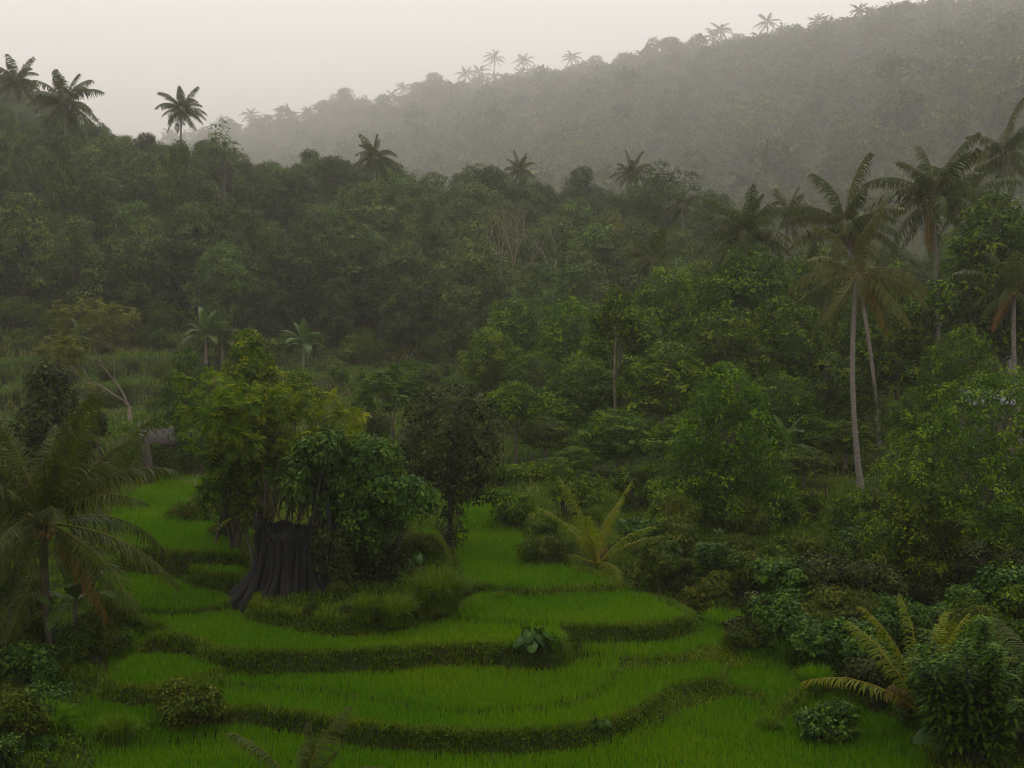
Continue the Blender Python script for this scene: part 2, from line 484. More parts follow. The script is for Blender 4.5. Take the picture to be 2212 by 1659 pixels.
# ------------------------------------------------------------------ grass-like stuff
def blades(mb, pos, h, lean, w, g, curl=.5, tint=.5):
    """single grass blades: tapering strips that arch over"""
    n = len(pos)
    az = g.uniform(0, 2 * np.pi, n)
    d = np.stack([np.cos(az), np.sin(az), np.zeros(n)], -1)
    s = np.stack([-np.sin(az), np.cos(az), np.zeros(n)], -1)
    # turn blades so their flat side faces a random way
    tw = g.uniform(-1.2, 1.2, n)[:, None]
    s = norm(s * np.cos(tw) + d * np.sin(tw))
    h = h[:, None]; lean = lean[:, None]; w = w[:, None]
    p0 = pos
    p1 = pos + np.array([0, 0, 1.]) * h * .6 + d * h * lean * .35
    p2 = pos + np.array([0, 0, 1.]) * h * (1 - curl * lean) + d * h * lean
    v = np.stack([p0 - s * w * .5, p0 + s * w * .5, p1 - s * w * .42, p1 + s * w * .42, p2], 1)
    b = np.arange(n)[:, None] * 5
    q = b + np.array([[0, 1, 3, 2]])
    t = b + np.array([[2, 3, 4]])
    c = np.repeat(np.clip(tint + g.normal(0, .2, n), 0, 1), 5)
    mb.add(v.reshape(-1, 3), q, t, c)

def slope_at(x, y):
    e = .12
    zx = (ground_z(x + e, y) - ground_z(x - e, y)) / (2 * e)
    zy = (ground_z(x, y + e) - ground_z(x, y - e)) / (2 * e)
    return np.hypot(zx, zy)

RICE_PX = np.array([(1000, 1090), (1050, 1075), (1100, 1130), (1150, 1195), (1230, 1235), (1330, 1270), (1400, 1290), (1480, 1340), (1600, 1385), (1690, 1430), (1730, 1490), (1860, 1530),
                    (1960, 1580), (2030, 1690), (2100, 1900), (150, 1900), (210, 1640), (130, 1560), (240, 1490), (230, 1420), (190, 1330), (190, 1240), (240, 1190), (240, 1110), (330, 1040), (420, 1000), (480, 1050), (560, 1150),
                    (600, 1210), (590, 1260), (520, 1320), (700, 1352), (890, 1345), (1000, 1310), (1005, 1260), (985, 1200), (990, 1130)], float)

def in_px(x, y, z, poly):
    u, v = to_px(np.stack([x, y, z], -1))
    return signed_dist(u, v, poly) > 0

def scatter(n, xr, yr, g):
    return g.uniform(*xr, n), g.uniform(*yr, n)

gr = np.random.default_rng(11)
# rice: planted in the level fields
x, y = scatter(560000, (-22, 20), (39.5, 84), gr)
keep = np.abs(x) < y * .37 + .5
x, y = x[keep], y[keep]
z = look(Z, x, y)
sl = look(SLOPE, x, y)
ok = in_px(x, y, z, RICE_PX) & (sl < .42 + gr.uniform(-.1, .1, len(x)))
keepd = gr.uniform(0, 1, len(x)) < np.clip(1.15 - (y - 42) / 75, .45, 1)
rx, ry, rz_ = x[ok & keepd], y[ok & keepd], z[ok & keepd]
patch = vnoise(rx, ry, 3.0, 7) * .5 + vnoise(rx, ry, .7, 9) * .5
hh = .30 + .08 * patch + gr.normal(0, .05, len(rx))
rice = MB()
blades(rice, np.stack([rx, ry, rz_ - .02], -1), hh, np.abs(gr.normal(.18, .14, len(rx))), .025 + ry * .00022, gr, curl=.4, tint=np.clip(.48 + .22 * vnoise(rx, ry, 4.5, 12) + .16 * vnoise(rx, ry, 1.6, 13), .1, .95))
tag(link("rice_plants", rice.mesh("rice_plants", M['rice'])), "bright green young rice growing in the terraced paddies", "rice", kind="stuff")

# weeds and rough grass on the terrace banks and verges
ok2 = (~in_px(x, y, z, RICE_PX) | (sl > .30))
ok2 &= gr.uniform(0, 1, len(x)) < .29
outside = ~in_px(x, y, z, RICE_PX)[ok2]
bx, by, bz = x[ok2], y[ok2], z[ok2]
# steep banks get their full cover: more seedlings per square metre of plan
xe, ye = scatter(900000, (-18, 18), (39.5, 72), gr)
se = look(SLOPE, xe, ye)
ke = (se > .30) & (np.abs(xe) < ye * .37 + .5) & (gr.uniform(0, 1, len(xe)) < np.clip(se * .55, 0, 1))
xe, ye = xe[ke], ye[ke]
bx = np.concatenate([bx, xe]); by = np.concatenate([by, ye]); bz = np.concatenate([bz, look(Z, xe, ye)])
outside = np.concatenate([outside, np.zeros(len(xe), bool)])
LAP = np.gradient(GSX, gx, axis=1) + np.gradient(GSY, gy, axis=0)
xl, yl = scatter(420000, (-18, 18), (39.5, 72), gr)
ll_ = look(LAP, xl, yl)
kl = (ll_ < -2.2) & (look(SLOPE, xl, yl) < 1.6) & (np.abs(xl) < yl * .37 + .5)
xl, yl = xl[kl], yl[kl]
weeds = MB()
blades(weeds, np.stack([xl, yl, look(Z, xl, yl) - .02], -1), gr.uniform(.18, .42, len(xl)), np.abs(gr.normal(.6, .3, len(xl))), np.full(len(xl), .03), gr, curl=.6, tint=np.clip(.62 + .3 * vnoise(xl, yl, 1.5, 22), .2, 1))
big = gr.uniform(0, 1, len(bx))
clump = smooth((vnoise(bx, by, 1.3, 3) + .1) * 1.6)
hw = (.15 + .24 * clump * big + .12 * big) * np.where(outside, 1.3, 1.0)
blades(weeds, np.stack([bx, by, bz - .02], -1), hw, np.abs(gr.normal(.75, .3, len(bx))), np.full(len(bx), .030) + by * .0001, gr, curl=.55, tint=np.clip(.5 + .35 * vnoise(bx, by, 2.0, 15), .05, .95))
k = gr.uniform(0, 1, len(bx)) < np.where(outside, .26, .10)
bp_ = np.stack([bx, by, bz + .03 + .2 * clump * big * np.where(outside, 1.3, 1.0)], -1)[k]
n = len(bp_)
dd = norm(np.stack([gr.normal(0, 1, n), gr.normal(0, 1, n), gr.normal(.1, .4, n)], -1))
v_, q_ = leaf_quads(bp_, dd, norm(np.array([0, 0, 1.]) + .5 * rand_dirs(n, gr)), gr.uniform(.10, .20, n), gr.uniform(.06, .12, n))
weeds.add(v_, q_, c=np.repeat(np.clip(gr.normal(.45, .25, n), 0, 1), 4))
tag(link("bank_weeds", weeds.mesh("bank_weeds", M['weeds'])), "rough grass and weeds covering the terrace banks", "weeds", kind="stuff")

# meadow and old terraces farther up the valley
xm, ym = scatter(230000, (-75, 75), (78, 205), gr)
k = (np.abs(xm) < ym * .38 + 2) & (gr.uniform(0, 1, len(xm)) < 1.1 - ym / 300)
xm, ym = xm[k], ym[k]; zm = ground_z(xm, ym)
xr_, yr_ = scatter(420000, (-75, 20), (112, 205), gr)
sr_ = look(SLOPE, xr_, yr_)
kr_ = (sr_ > .28) & (xr_ / yr_ < .02) & (np.abs(xr_) < yr_ * .38 + 2) & (gr.uniform(0, 1, len(xr_)) < np.clip(sr_ * .5, 0, .6))
xm = np.concatenate([xm, xr_[kr_]]); ym = np.concatenate([ym, yr_[kr_]]); zm = np.concatenate([zm, look(Z, xr_[kr_], yr_[kr_])])
mead = MB()
cl = smooth((vnoise(xm, ym, 3.5, 6) + .2) * 1.4)
blades(mead, np.stack([xm, ym, zm - .03], -1), (.25 + .75 * cl * gr.uniform(0, 1, len(xm))), np.abs(gr.normal(.5, .25, len(xm))), .03 + ym * .0008, gr, curl=.5, tint=np.clip(.5 + .4 * vnoise(xm, ym, 9.0, 16) + np.where(np.arange(len(xm)) >= len(xm) - kr_.sum(), .3, 0), .05, .98))
tag(link("meadow_grass", mead.mesh("meadow_grass", M['meadow'])), "hazy grass on the old terraces farther up the valley", "grass", kind="stuff")

# ------------------------------------------------------------------ broadleaf trees
def lobed_crown(mb, lobes, nclus, nleaf, L, asp, crad, droop, g, up=.5, inner=.25):
    lobes = np.asarray(lobes, float)
    area = (lobes[:, 3] * lobes[:, 4] + lobes[:, 3] * lobes[:, 5] + lobes[:, 4] * lobes[:, 5])
    cnt = np.maximum(3, (nclus * area / area.sum()).astype(int))
    cs, ns, outer = [], [], []
    for lb, k in zip(lobes, cnt):
        d = rand_dirs(int(k * 1.7), g)
        d = d[(d[:, 2] > -.55) | (g.uniform(0, 1, len(d)) < .35)][:k]
        rr = np.where(g.uniform(0, 1, len(d)) < inner, g.uniform(.35, .8, len(d)), g.uniform(.82, 1.1, len(d)))[:, None]
        p = lb[:3] + d * lb[3:6] * rr
        ins = np.zeros(len(p), bool)
        for o in lobes:
            if o is lb: continue
            if np.allclose(o, lb): continue
            ins |= (((p - o[:3]) / o[3:6]) ** 2).sum(1) < .5
        m = ~ins | (g.uniform(0, 1, len(p)) < .15)
        cs.append(p[m]); ns.append(norm(d / lb[3:6])[m]); outer.append((rr[:, 0] > .81)[m])
    C = np.concatenate(cs); Nn = norm(np.concatenate(ns) + np.array([0, 0, up]))
    K = len(C)
    ci = np.repeat(np.arange(K), nleaf)
    n = len(ci)
    nn = Nn[ci]
    ref = rand_dirs(n, g)
    t = norm(ref - nn * (ref * nn).sum(1, keepdims=True))
    csz = g.uniform(.6, 1.35, K)[ci][:, None]
    pos = C[ci] + t * crad * csz * (g.uniform(.0, .8, n)[:, None]) + nn * g.normal(0, .22 * crad, n)[:, None]
    d = t * .95 + nn * g.normal(.18, .3, n)[:, None] + np.array([0, 0, -1.]) * (droop * g.uniform(.4, 1.5, n))[:, None]
    Ls = L * g.uniform(.65, 1.25, n)
    v, q = leaf_quads(pos, d, norm(nn + .45 * rand_dirs(n, g)), Ls, Ls * asp * g.uniform(.8, 1.2, n))
    young = (g.uniform(0, 1, K) < .32) & np.concatenate(outer)  # outer clusters paler: young growth, plus lit-tip brightness put into the colour
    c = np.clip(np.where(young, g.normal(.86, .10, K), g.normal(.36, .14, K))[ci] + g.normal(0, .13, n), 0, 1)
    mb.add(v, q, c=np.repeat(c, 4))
    return C

def wood(trunk_pts, r0, r1, lobes, C, g, sides=8):
    mb = MB()
    tp = np.asarray(trunk_pts, float)
    k = np.linspace(0, 1, len(tp))
    rr = r0 + (r1 - r0) * k
    rr[0] *= 1.35
    v, q = tube(tp, rr, sides); mb.add(v, q)
    lobes = np.asarray(lobes, float)
    P0, P1, A, B = [], [], [], []
    for lb in lobes:
        s = tp[int(np.clip(len(tp) * g.uniform(.45, .95), 1, len(tp) - 1))]
        c = lb[:3]
        m1 = s + (c - s) * .5 + np.array([0, 0, -.06 * np.linalg.norm(c - s)])
        pts = np.array([s, m1, c + np.array([0, 0, .2 * lb[5]])])
        v, q = tube(pts, [r1 * .75, r1 * .5, r1 * .22], 5); mb.add(v, q)
        near = C[np.argsort(((C - c) ** 2).sum(1))[:14]]
        for e in near[::2]:
            P0.append(m1 + (pts[2] - m1) * g.uniform(.3, 1.0)); P1.append(e); A.append(r1 * .22); B.append(r1 * .06)
    if P0:
        v, q = frusta(P0, P1, A, B); mb.add(v, q)
    return mb

def random_lobes(g, h, w, n, base=.35, flat=.75, top=1.0):
    """lobes of a crown h metres high and w wide, standing on z = 0"""
    L = []
    for i in range(n):
        f = (i + g.uniform(0, 1)) / n
        zc = h * (base + (top - base - .12) * f)
        prof = math.sin(math.pi * (.12 + .80 * (f ** .8)))
        rad = w * .5 * prof
        az = i * 2.4 + g.uniform(-.5, .5)
        r = rad * g.uniform(.35, .75)
        lr = max(.12 * w, w * g.uniform(.17, .27)) * (.75 + .3 * prof)
        L.append((math.cos(az) * r, math.sin(az) * r, zc, lr, lr, lr * flat))
    L.append((g.normal(0, .04) * w, g.normal(0, .04) * w, h * (top - .1), w * .2, w * .2, h * .1))
    return L

def bent_trunk(g, h, lean=.06, n=7):
    z = np.linspace(-.25, h, n)
    a = g.uniform(0, 2 * np.pi); k = np.clip(z / max(h, .1), 0, 1)
    wob = g.normal(0, lean * .35, (n, 2)) * h * .3; wob[0] = 0
    x = math.cos(a) * lean * h * k ** 1.5 + wob[:, 0] * k
    y = math.sin(a) * lean * h * k ** 1.5 + wob[:, 1] * k
    return np.stack([x, y, z], -1)

def make_tree(name, g, h, w, nlobes, nclus, nleaf, L, asp=.42, crad=.5, droop=.45, mat='wood_leaf', bark='bark', base=.35, flat=.75, r=None, lobes=None, inner=.25, up=.5):
    lb = lobes if lobes is not None else random_lobes(g, h, w, nlobes, base, flat)
    cm = MB()
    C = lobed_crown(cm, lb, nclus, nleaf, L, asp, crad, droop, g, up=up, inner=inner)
    r = r or h * .016 + .03
    tm = wood(bent_trunk(g, h * .86), r, r * .3, lb, C, g)
    return tm.mesh(name + "_trunk", M[bark]), cm.mesh(name + "_crown", M[mat])

def put_tree(name, meshes, loc, rz=0, scale=1.0, label=None, cat="tree", group=None, parts=("trunk", "crown")):
    e = bpy.data.objects.new(name, None)
    COL.objects.link(e)
    e.empty_display_size = .3
    e.location = loc
    e.rotation_euler = (0, 0, rz)
    e.scale = scale if hasattr(scale, '__len__') else (scale,) * 3
    for nm, me in zip(parts, meshes):
        link(nm, me, e)
    return tag(e, label, cat, group)

tg = np.random.default_rng(21)
FOREST = [make_tree("forest%d" % i, tg, 12, w, nl, int(ncl * 1.9), 14, .38, .5, .62, .45, base=b, flat=fl)
          for i, (w, nl, ncl, b, fl) in enumerate([(8.5, 16, 420, .10, .75), (7.2, 14, 380, .08, .8), (9.5, 18, 460, .12, .65), (6.4, 13, 340, .08, 1.0), (10.0, 19, 480, .14, .6), (7.6, 14, 360, .10, .7)])]
GROVE = [make_tree("grove%d" % i, tg, 11, w, nl + 6, int(ncl * 2.0), 16, .27, .48, .50, .55, mat='bright_leaf', bark='pale_bark', base=b, flat=fl, inner=.3)
         for i, (w, nl, ncl, b, fl) in enumerate([(7.5, 17, 560, .34, .62), (6.4, 15, 500, .38, .7), (8.4, 20, 640, .22, .55), (6.8, 16, 520, .40, .75)])]

tree_n = 0
def forest_tree(x, y, h, wscale, g, kinds, label, group, protos=FOREST):
    k = int(g.integers(len(protos)))
    base_h = 12 if protos is FOREST else 11
    s = h / base_h
    return put_tree("broadleaf_tree", protos[k], (x, y, gz(x, y) - .1), g.uniform(0, 6.28), (s * wscale, s * wscale, s), label, "tree", group)

def poisson(n, xy_fun, mind, g, tries=30000):
    pts = []
    grid = {}
    for _ in range(tries):
        x, y = xy_fun(g)
        m = mind(x, y)
        cx, cy = int(x // 6), int(y // 6)
        good = True
        for i in range(-2, 3):
            for j in range(-2, 3):
                for (a, b) in grid.get((cx + i, cy + j), ()):
                    if (a - x) ** 2 + (b - y) ** 2 < m * m:
                        good = False; break
                if not good: break
            if not good: break
        if good:
            pts.append((x, y)); grid.setdefault((cx, cy), []).append((x, y))
            if len(pts) >= n: break
    return pts

sg = np.random.default_rng(33)
# the wooded wall across the valley
def wall_xy(g):
    y = 184 + 112 * g.uniform(0, 1) ** 1.25; u = g.uniform(-120, 1640)
    return (u - 1106) / F * y, y
for x, y in poisson(262, wall_xy, lambda x, y: 5.4, sg):
    u = 1106 + x / y * F
    foot_y = 190 if u < 420 else (187 if u < 1000 else 184)
    if y < foot_y: continue
    forest_tree(x, y, sg.uniform(9, 15.5), sg.uniform(.9, 1.15), sg, None,
                "hazy %s green tree %s, %s" % ("tall" if sg.uniform() < .5 else "rounded", "at the foot of the wood" if y < 208 else ("midway up the wood" if y < 248 else "near the wood's ridge"),
                "below the leftmost palms" if u < 250 else "below the lone skyline palm" if u < 560 else "below the mid-ridge palm" if u < 950 else "around the bare pinkish tree" if u < 1260 else "towards the large domed tree"),
                "trees of the wood across the valley")
# trees in the dip behind the wall and on the hill at the far left
def dip_xy(g):
    y = g.uniform(400, 590); u = g.uniform(-150, 700)
    return (u - 1106) / F * y, y
for x, y in poisson(60, dip_xy, lambda x, y: 10., sg):
    u = 1106 + x / y * F
    if u > 330: continue
    forest_tree(x, y, sg.uniform(13, 21), sg.uniform(1, 1.3), sg, None,
                "pale misty tree on the hilltop behind the two tall palms", "misty trees on the hilltop beyond the wood")

# ------------------------------------------------------------------ far wood: the misty hillside, a mass nobody could count
far_col = bpy.data.collections.new("far_wood_pieces")
fg = np.random.default_rng(44)

def frond_arrays(e0, bend, Lf, nl, leaflet, g, hang=.55, width=.06, tint=.45, ragged=.12, pet=.14, coarse=False):
    """one pinnate palm leaf growing along +X from the origin; e0 is its starting elevation in degrees"""
    nseg = 14
    t = np.linspace(0, 1, nseg)
    ang = R(e0) - R(bend) * t ** 1.25
    ds = Lf / (nseg - 1)
    px = np.concatenate([[0], np.cumsum(np.cos(ang[:-1]) * ds)]); pz = np.concatenate([[0], np.cumsum(np.sin(ang[:-1]) * ds)])
    side = np.cumsum(g.normal(0, .012 * Lf, nseg)); side -= side[0]
    rach = np.stack([px, side, pz], -1)
    vr, qr = tube(rach, np.linspace(.035, .006, nseg) * Lf / 4.2 * 1.3, 4 if not coarse else 3)
    tt = pet + (1 - pet) * (np.arange(nl) + .5) / nl
    P = np.stack([np.interp(tt, t, rach[:, i]) for i in range(3)], -1)
    T = norm(np.stack([np.interp(tt, t, np.gradient(rach[:, i])) for i in range(3)], -1))
    S = np.array([0, 1., 0]); upn = norm(np.cross(T, np.broadcast_to(S, T.shape)))
    V, Q, Tr, Cc = [vr], [qr], [], [np.full(len(vr), min(1, tint + .35))]
    off = len(vr)
    for sgn in (-1, 1):
        k = g.uniform(0, 1, nl) > ragged * .5
        p, T_, up_, s_ = P[k], T[k], upn[k], tt[k]
        n = len(p)
        ln = leaflet * (.35 + .65 * np.sin(np.pi * np.clip(.18 + .78 * (s_ - pet) / (1 - pet), 0, 1))) * g.uniform(.85, 1.1, n)
        fw = .35 + .9 * s_ ** 2 + g.normal(0, .06, n)
        d0 = norm(S * sgn * 1.0 + T_ * fw[:, None] + up_ * .12 * -1)
        down = np.array([0, 0, -1.])
        hg = hang * g.uniform(.7, 1.3, n)[:, None]
        d1 = norm(d0 + down * hg * .7)
        d1 = norm(d1 + g.normal(0, .10, (n, 3)))
        d2 = norm(d0 * .7 + down * hg * 1.9 + g.normal(0, .18, (n, 3)))
        a = p; b = p + d1 * ln[:, None] * .5; c = b + d2 * ln[:, None] * .5
        wv = norm(T_ + g.normal(0, .15, (n, 3))) * (width * .5)
        v = np.stack([a - wv * .7, a + wv * .7, b - wv, b + wv, c], 1)
        base = off + np.arange(n)[:, None] * 5
        Q.append(base + np.array([[0, 1, 3, 2]])); Tr.append(base + np.array([[2, 3, 4]]))
        ct = np.clip(g.normal(tint, .10, n), 0, 1)
        cc = np.stack([ct, ct, ct, ct, np.clip(ct + .25, 0, 1)], 1)
        V.append(v.reshape(-1, 3)); Cc.append(cc.ravel()); off += n * 5
    return np.concatenate(V), np.concatenate(Q), np.concatenate(Tr), np.concatenate(Cc)

def rotz(v, a, tilt=0.0):
    c, s = math.cos(a), math.sin(a)
    return v @ np.array([[c, s, 0], [-s, c, 0], [0, 0, 1.]])

def palm_crown(g, n=18, Lf=4.0, nl=26, width=.10, tint=.45, up=82, down=-35):
    mb = MB()
    for i in range(n):
        f = i / (n - 1)
        e0 = up + (down - up) * f ** .9 + g.normal(0, 5)
        v, q, t, c = frond_arrays(e0, g.uniform(55, 85) if e0 > 0 else g.uniform(30, 50), Lf * g.uniform(.85, 1.08) * (.8 if f < .12 else 1), nl, Lf * .2, g, hang=g.uniform(.5, .9), width=width, tint=tint + .25 * max(0, f - .7), coarse=True)
        mb.add(rotz(v, i * 2.4 + g.uniform(-.3, .3)), q, t, c)
    return mb

FAR_PALM = []
for i in range(3):
    cm = palm_crown(fg, 15, 4.6, 11, .34)
    FAR_PALM.append(cm)
def far_piece(mb, name, mat):
    o = bpy.data.objects.new(name, mb.mesh(name, mat)); far_col.objects.link(o); return o
for i in range(4):
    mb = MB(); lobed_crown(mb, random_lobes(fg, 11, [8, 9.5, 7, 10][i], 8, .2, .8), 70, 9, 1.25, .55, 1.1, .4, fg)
    far_piece(mb, "a_far_crown%d" % i, M['wood_leaf'])
for i in range(2):
    mb = FAR_PALM[i]
    mb2 = MB(); v, q, t, c = np.concatenate(mb.v), np.concatenate(mb.q), np.concatenate(mb.t), np.concatenate(mb.c)
    mb2.add(v + np.array([0, 0, 11.]), q, t, c)
    v, q = tube([(0, 0, 0), (.2, .1, 5), (0, 0, 11)], [.28, .2, .16], 5); mb2.add(v, q, c=.95)
    far_piece(mb2, "b_far_palm%d" % i, M['palm_leaf'])

def far_xy(g):
    y = 340 + 660 * g.uniform(0, 1) ** .8; u = g.uniform(-80, 2420)
    return (u - 1106) / F * y, y
far_pts = []
cand = np.array([far_xy(fg) for _ in range(9000)])
fr_all = far_ratio(cand[:, 1])
ok_ = ~((1106 + cand[:, 0] / cand[:, 1] * F < 330) & (cand[:, 1] < 440))
fr_all = fr_all[ok_][:4700]; cand = (cand[ok_] )[:4700] * fr_all[:, None]
far_pts = np.column_stack([cand, ground_z(cand[:, 0], cand[:, 1])])
fm = bpy.data.meshes.new("far_wood")
fm.from_pydata([tuple(p) for p in far_pts], [], [])
nfp = len(far_pts)
a = fm.attributes.new("kindex", 'INT', 'POINT')
isp = fg.uniform(0, 1, nfp) < np.clip(.28 + vnoise(far_pts[:, 0], far_pts[:, 1], 70., 3) * .25, .08, .6)
a.data.foreach_set("value", np.where(isp, 4 + fg.integers(0, 2, nfp), fg.integers(0, 4, nfp)).astype(np.int32))
a = fm.attributes.new("size", 'FLOAT', 'POINT')
a.data.foreach_set("value", (fr_all * (fg.uniform(.75, 1.45, nfp) + np.where((fg.uniform(0, 1, nfp) < .06) & ~isp, .6, 0)) * np.where(isp, .9, .95)).astype(np.float32))
a = fm.attributes.new("turn", 'FLOAT_VECTOR', 'POINT')
tv = np.zeros((nfp, 3)); tv[:, 2] = fg.uniform(0, 6.28, nfp)
a.data.foreach_set("vector", tv.astype(np.float32).ravel())
far = link("far_wood", fm)
tag(far, "misty wooded hillside of palms and broadleaf trees", "wood", kind="stuff")
ng = bpy.data.node_groups.new("far_wood_nodes", 'GeometryNodeTree')
ng.interface.new_socket("Geometry", in_out='INPUT', socket_type='NodeSocketGeometry')
ng.interface.new_socket("Geometry", in_out='OUTPUT', socket_type='NodeSocketGeometry')
N_ = ng.nodes; L_ = ng.links
gi_ = N_.new("NodeGroupInput"); go_ = N_.new("NodeGroupOutput")
iop = N_.new("GeometryNodeInstanceOnPoints")
ci_ = N_.new("GeometryNodeCollectionInfo")
ci_.inputs[0].default_value = far_col
ci_.inputs["Separate Children"].default_value = True
ci_.inputs["Reset Children"].default_value = True
def named(nm, ty):
    a_ = N_.new("GeometryNodeInputNamedAttribute"); a_.data_type = ty; a_.inputs[0].default_value = nm; return a_.outputs[0]
e2r = N_.new("FunctionNodeEulerToRotation")
L_.new(named("turn", 'FLOAT_VECTOR'), e2r.inputs[0])
L_.new(gi_.outputs[0], iop.inputs["Points"])
L_.new(ci_.outputs[0], iop.inputs["Instance"])
iop.inputs["Pick Instance"].default_value = True
L_.new(named("kindex", 'INT'), iop.inputs["Instance Index"])
L_.new(e2r.outputs[0], iop.inputs["Rotation"])
L_.new(named("size", 'FLOAT'), iop.inputs["Scale"])
L_.new(iop.outputs[0], go_.inputs[0])
md = far.modifiers.new("trees", 'NODES'); md.node_group = ng

# ------------------------------------------------------------------ palms
pg = np.random.default_rng(55)
# leaf shapes by starting elevation (degrees), two of each, shared by every near palm
CLASSES = [(84, 40), (68, 62), (50, 75), (32, 80), (12, 70), (-12, 55), (-45, 35)]
def frond_meshes(prefix, Lf, nl, leaflet, width, mat, tint=.45, hang=.6, bend=1.0):
    out = []
    for e0, b in CLASSES:
        row = []
        for k in range(2):
            v, q, t, c = frond_arrays(e0, b * bend * pg.uniform(.85, 1.15), Lf, nl, leaflet, pg, hang=hang * pg.uniform(.8, 1.2), width=width, tint=tint)
            mb = MB(); mb.add(v, q, t, c); row.append(mb.mesh("%s_frond_%d_%d" % (prefix, e0 + 50, k), mat))
        out.append(row)
    return out
FR_TALL = frond_meshes("tall", 4.3, 66, 1.05, .075, M['palm_leaf'], .42, .85)
FR_YOUNG = frond_meshes("young", 4.6, 92, 1.0, .05, M['young_palm'], .42, .5, .85)
FR_OLIVE = frond_meshes("olive", 4.3, 62, .9, .07, M['palm_leaf'], .62, .8)
FR_FAR = frond_meshes("skyline", 4.4, 40, 1.3, .12, M['palm_leaf'], .42, .6)
FR_YELLOW = frond_meshes("yellow", 4.4, 60, .62, .055, M['yellow_palm'], .45, .4, .7)
FR_DEAD = frond_meshes("dead", 3.6, 46, .8, .05, M['dead_palm'], .45, .9)

def near_palm(label, crown, base, fronds, nf=22, scale=1.0, rbase=.19, rtop=.13, dead=1, up=84, down=-40, nuts=True, seed=1, lean=None, group=None, fr_up=None, name="coconut_palm", dry=(), bark='palm_bark'):
    g = np.random.default_rng(seed)
    base = np.asarray(base, float); crown = np.asarray(crown, float)
    e = bpy.data.objects.new(name, None); COL.objects.link(e); e.location = base
    tag(e, label, "palm", group)
    top = crown - base
    n = 12
    k = np.linspace(0, 1, n)
    bow = np.asarray(lean if lean is not None else g.normal(0, .25, 2))
    pts = np.stack([top[0] * k + bow[0] * np.sin(np.pi * k), top[1] * k + bow[1] * np.sin(np.pi * k), (top[2] + .2) * k - .2], -1)
    if top[2] > .8:
        rad = rbase + (rtop - rbase) * k ** .6; rad[0] *= 1.45
        rad = rad * (1 + .05 * np.cos(k * 60))
        mb = MB(); v, q = tube(pts, rad, 9); mb.add(v, q)
        link("trunk", mb.mesh("palm_trunk", M[bark]), e)
    for i in range(nf):
        f = (i + .5) / nf
        e0 = up + (down - up) * f
        ci = int(np.argmin([abs(c[0] - e0) for c in CLASSES]))
        az = i * 2.39996 + g.uniform(-.25, .25)
        isdead = (i >= nf - dead) or (i in dry)
        me = (FR_DEAD if isdead else fronds)[ci][int(g.integers(2))]
        o = link("frond", me, e, top + np.array([math.cos(az), math.sin(az), 0]) * rtop * .6, az, scale * g.uniform(.74, 1.1))
        o.rotation_euler = (g.normal(0, .28), g.normal(0, .14), az)
    if nuts:
        for i in range(7):
            az = g.uniform(0, 6.28)
            mb = MB()
            th = np.linspace(0, np.pi, 6); ph = np.arange(7) / 7 * 2 * np.pi
            T2, P2 = np.meshgrid(th, ph, indexing='ij')
            r = .13
            v = np.stack([r * np.sin(T2) * np.cos(P2), r * np.sin(T2) * np.sin(P2), 1.2 * r * np.cos(T2)], -1).reshape(-1, 3)
            ii = np.arange(5)[:, None] * 7; jj = np.arange(7)[None]; kk = (jj + 1) % 7
            mb.add(v, np.stack([ii + jj, ii + 7 + jj, ii + 7 + kk, ii + kk], -1).reshape(-1, 4))
            link("coconut", mb.mesh("coconut", M['fruit']), e, top + np.array([math.cos(az) * .3, math.sin(az) * .3, -.25 - .2 * g.uniform()]))
    return e

# tall palms on the right slope
b = hit(1860, 1056); near_palm("tall coconut palm with clear pale trunk standing before the right-hand trees", at(1850, 590, b[1]), b, FR_OLIVE, 19, 1.02, dead=1, seed=3, lean=(-.35, 0), up=80, down=-72)
b = foot(1903, 96); near_palm("coconut palm with shaggy brown skirt directly behind the tall pale-trunked palm", at(1826, 492, 96), b, FR_TALL, 24, 1.12, .16, .12, dead=2, seed=4, lean=(.45, 0), down=-55)
b = foot(1625, 114); near_palm("coconut palm rising behind the bright green trees with widely spread leaves", at(1612, 505, 114), b, FR_TALL, 26, 1.05, dead=0, seed=5, down=-25)
b = foot(2035, 106); near_palm("broad-crowned coconut palm between the shaggy palm and the two palms beside the frame edge", at(2015, 430, 106), b, FR_TALL, 29, 1.25, dead=1, seed=6, down=-45)
b = foot(2105, 112); near_palm("brownish coconut palm close behind the broad-crowned one", at(2095, 425, 112), b, FR_TALL, 20, 1.1, dead=2, seed=7, down=-45)
b = foot(2185, 128); near_palm("highest coconut palm on the right, beside the frame edge", at(2168, 335, 128), b, FR_TALL, 20, 1.2, dead=0, seed=8, down=-40)
b = foot(2215, 92); near_palm("coconut palm with drooping leaves half hidden in shade at the right edge", at(2190, 625, 92), b, FR_TALL, 16, .95, dead=1, seed=9, down=-60)
b = foot(1420, 128); near_palm("dark low palm peeping over the bright green trees", at(1412, 560, 128), b, FR_TALL, 16, .95, dead=0, seed=10, down=-20)
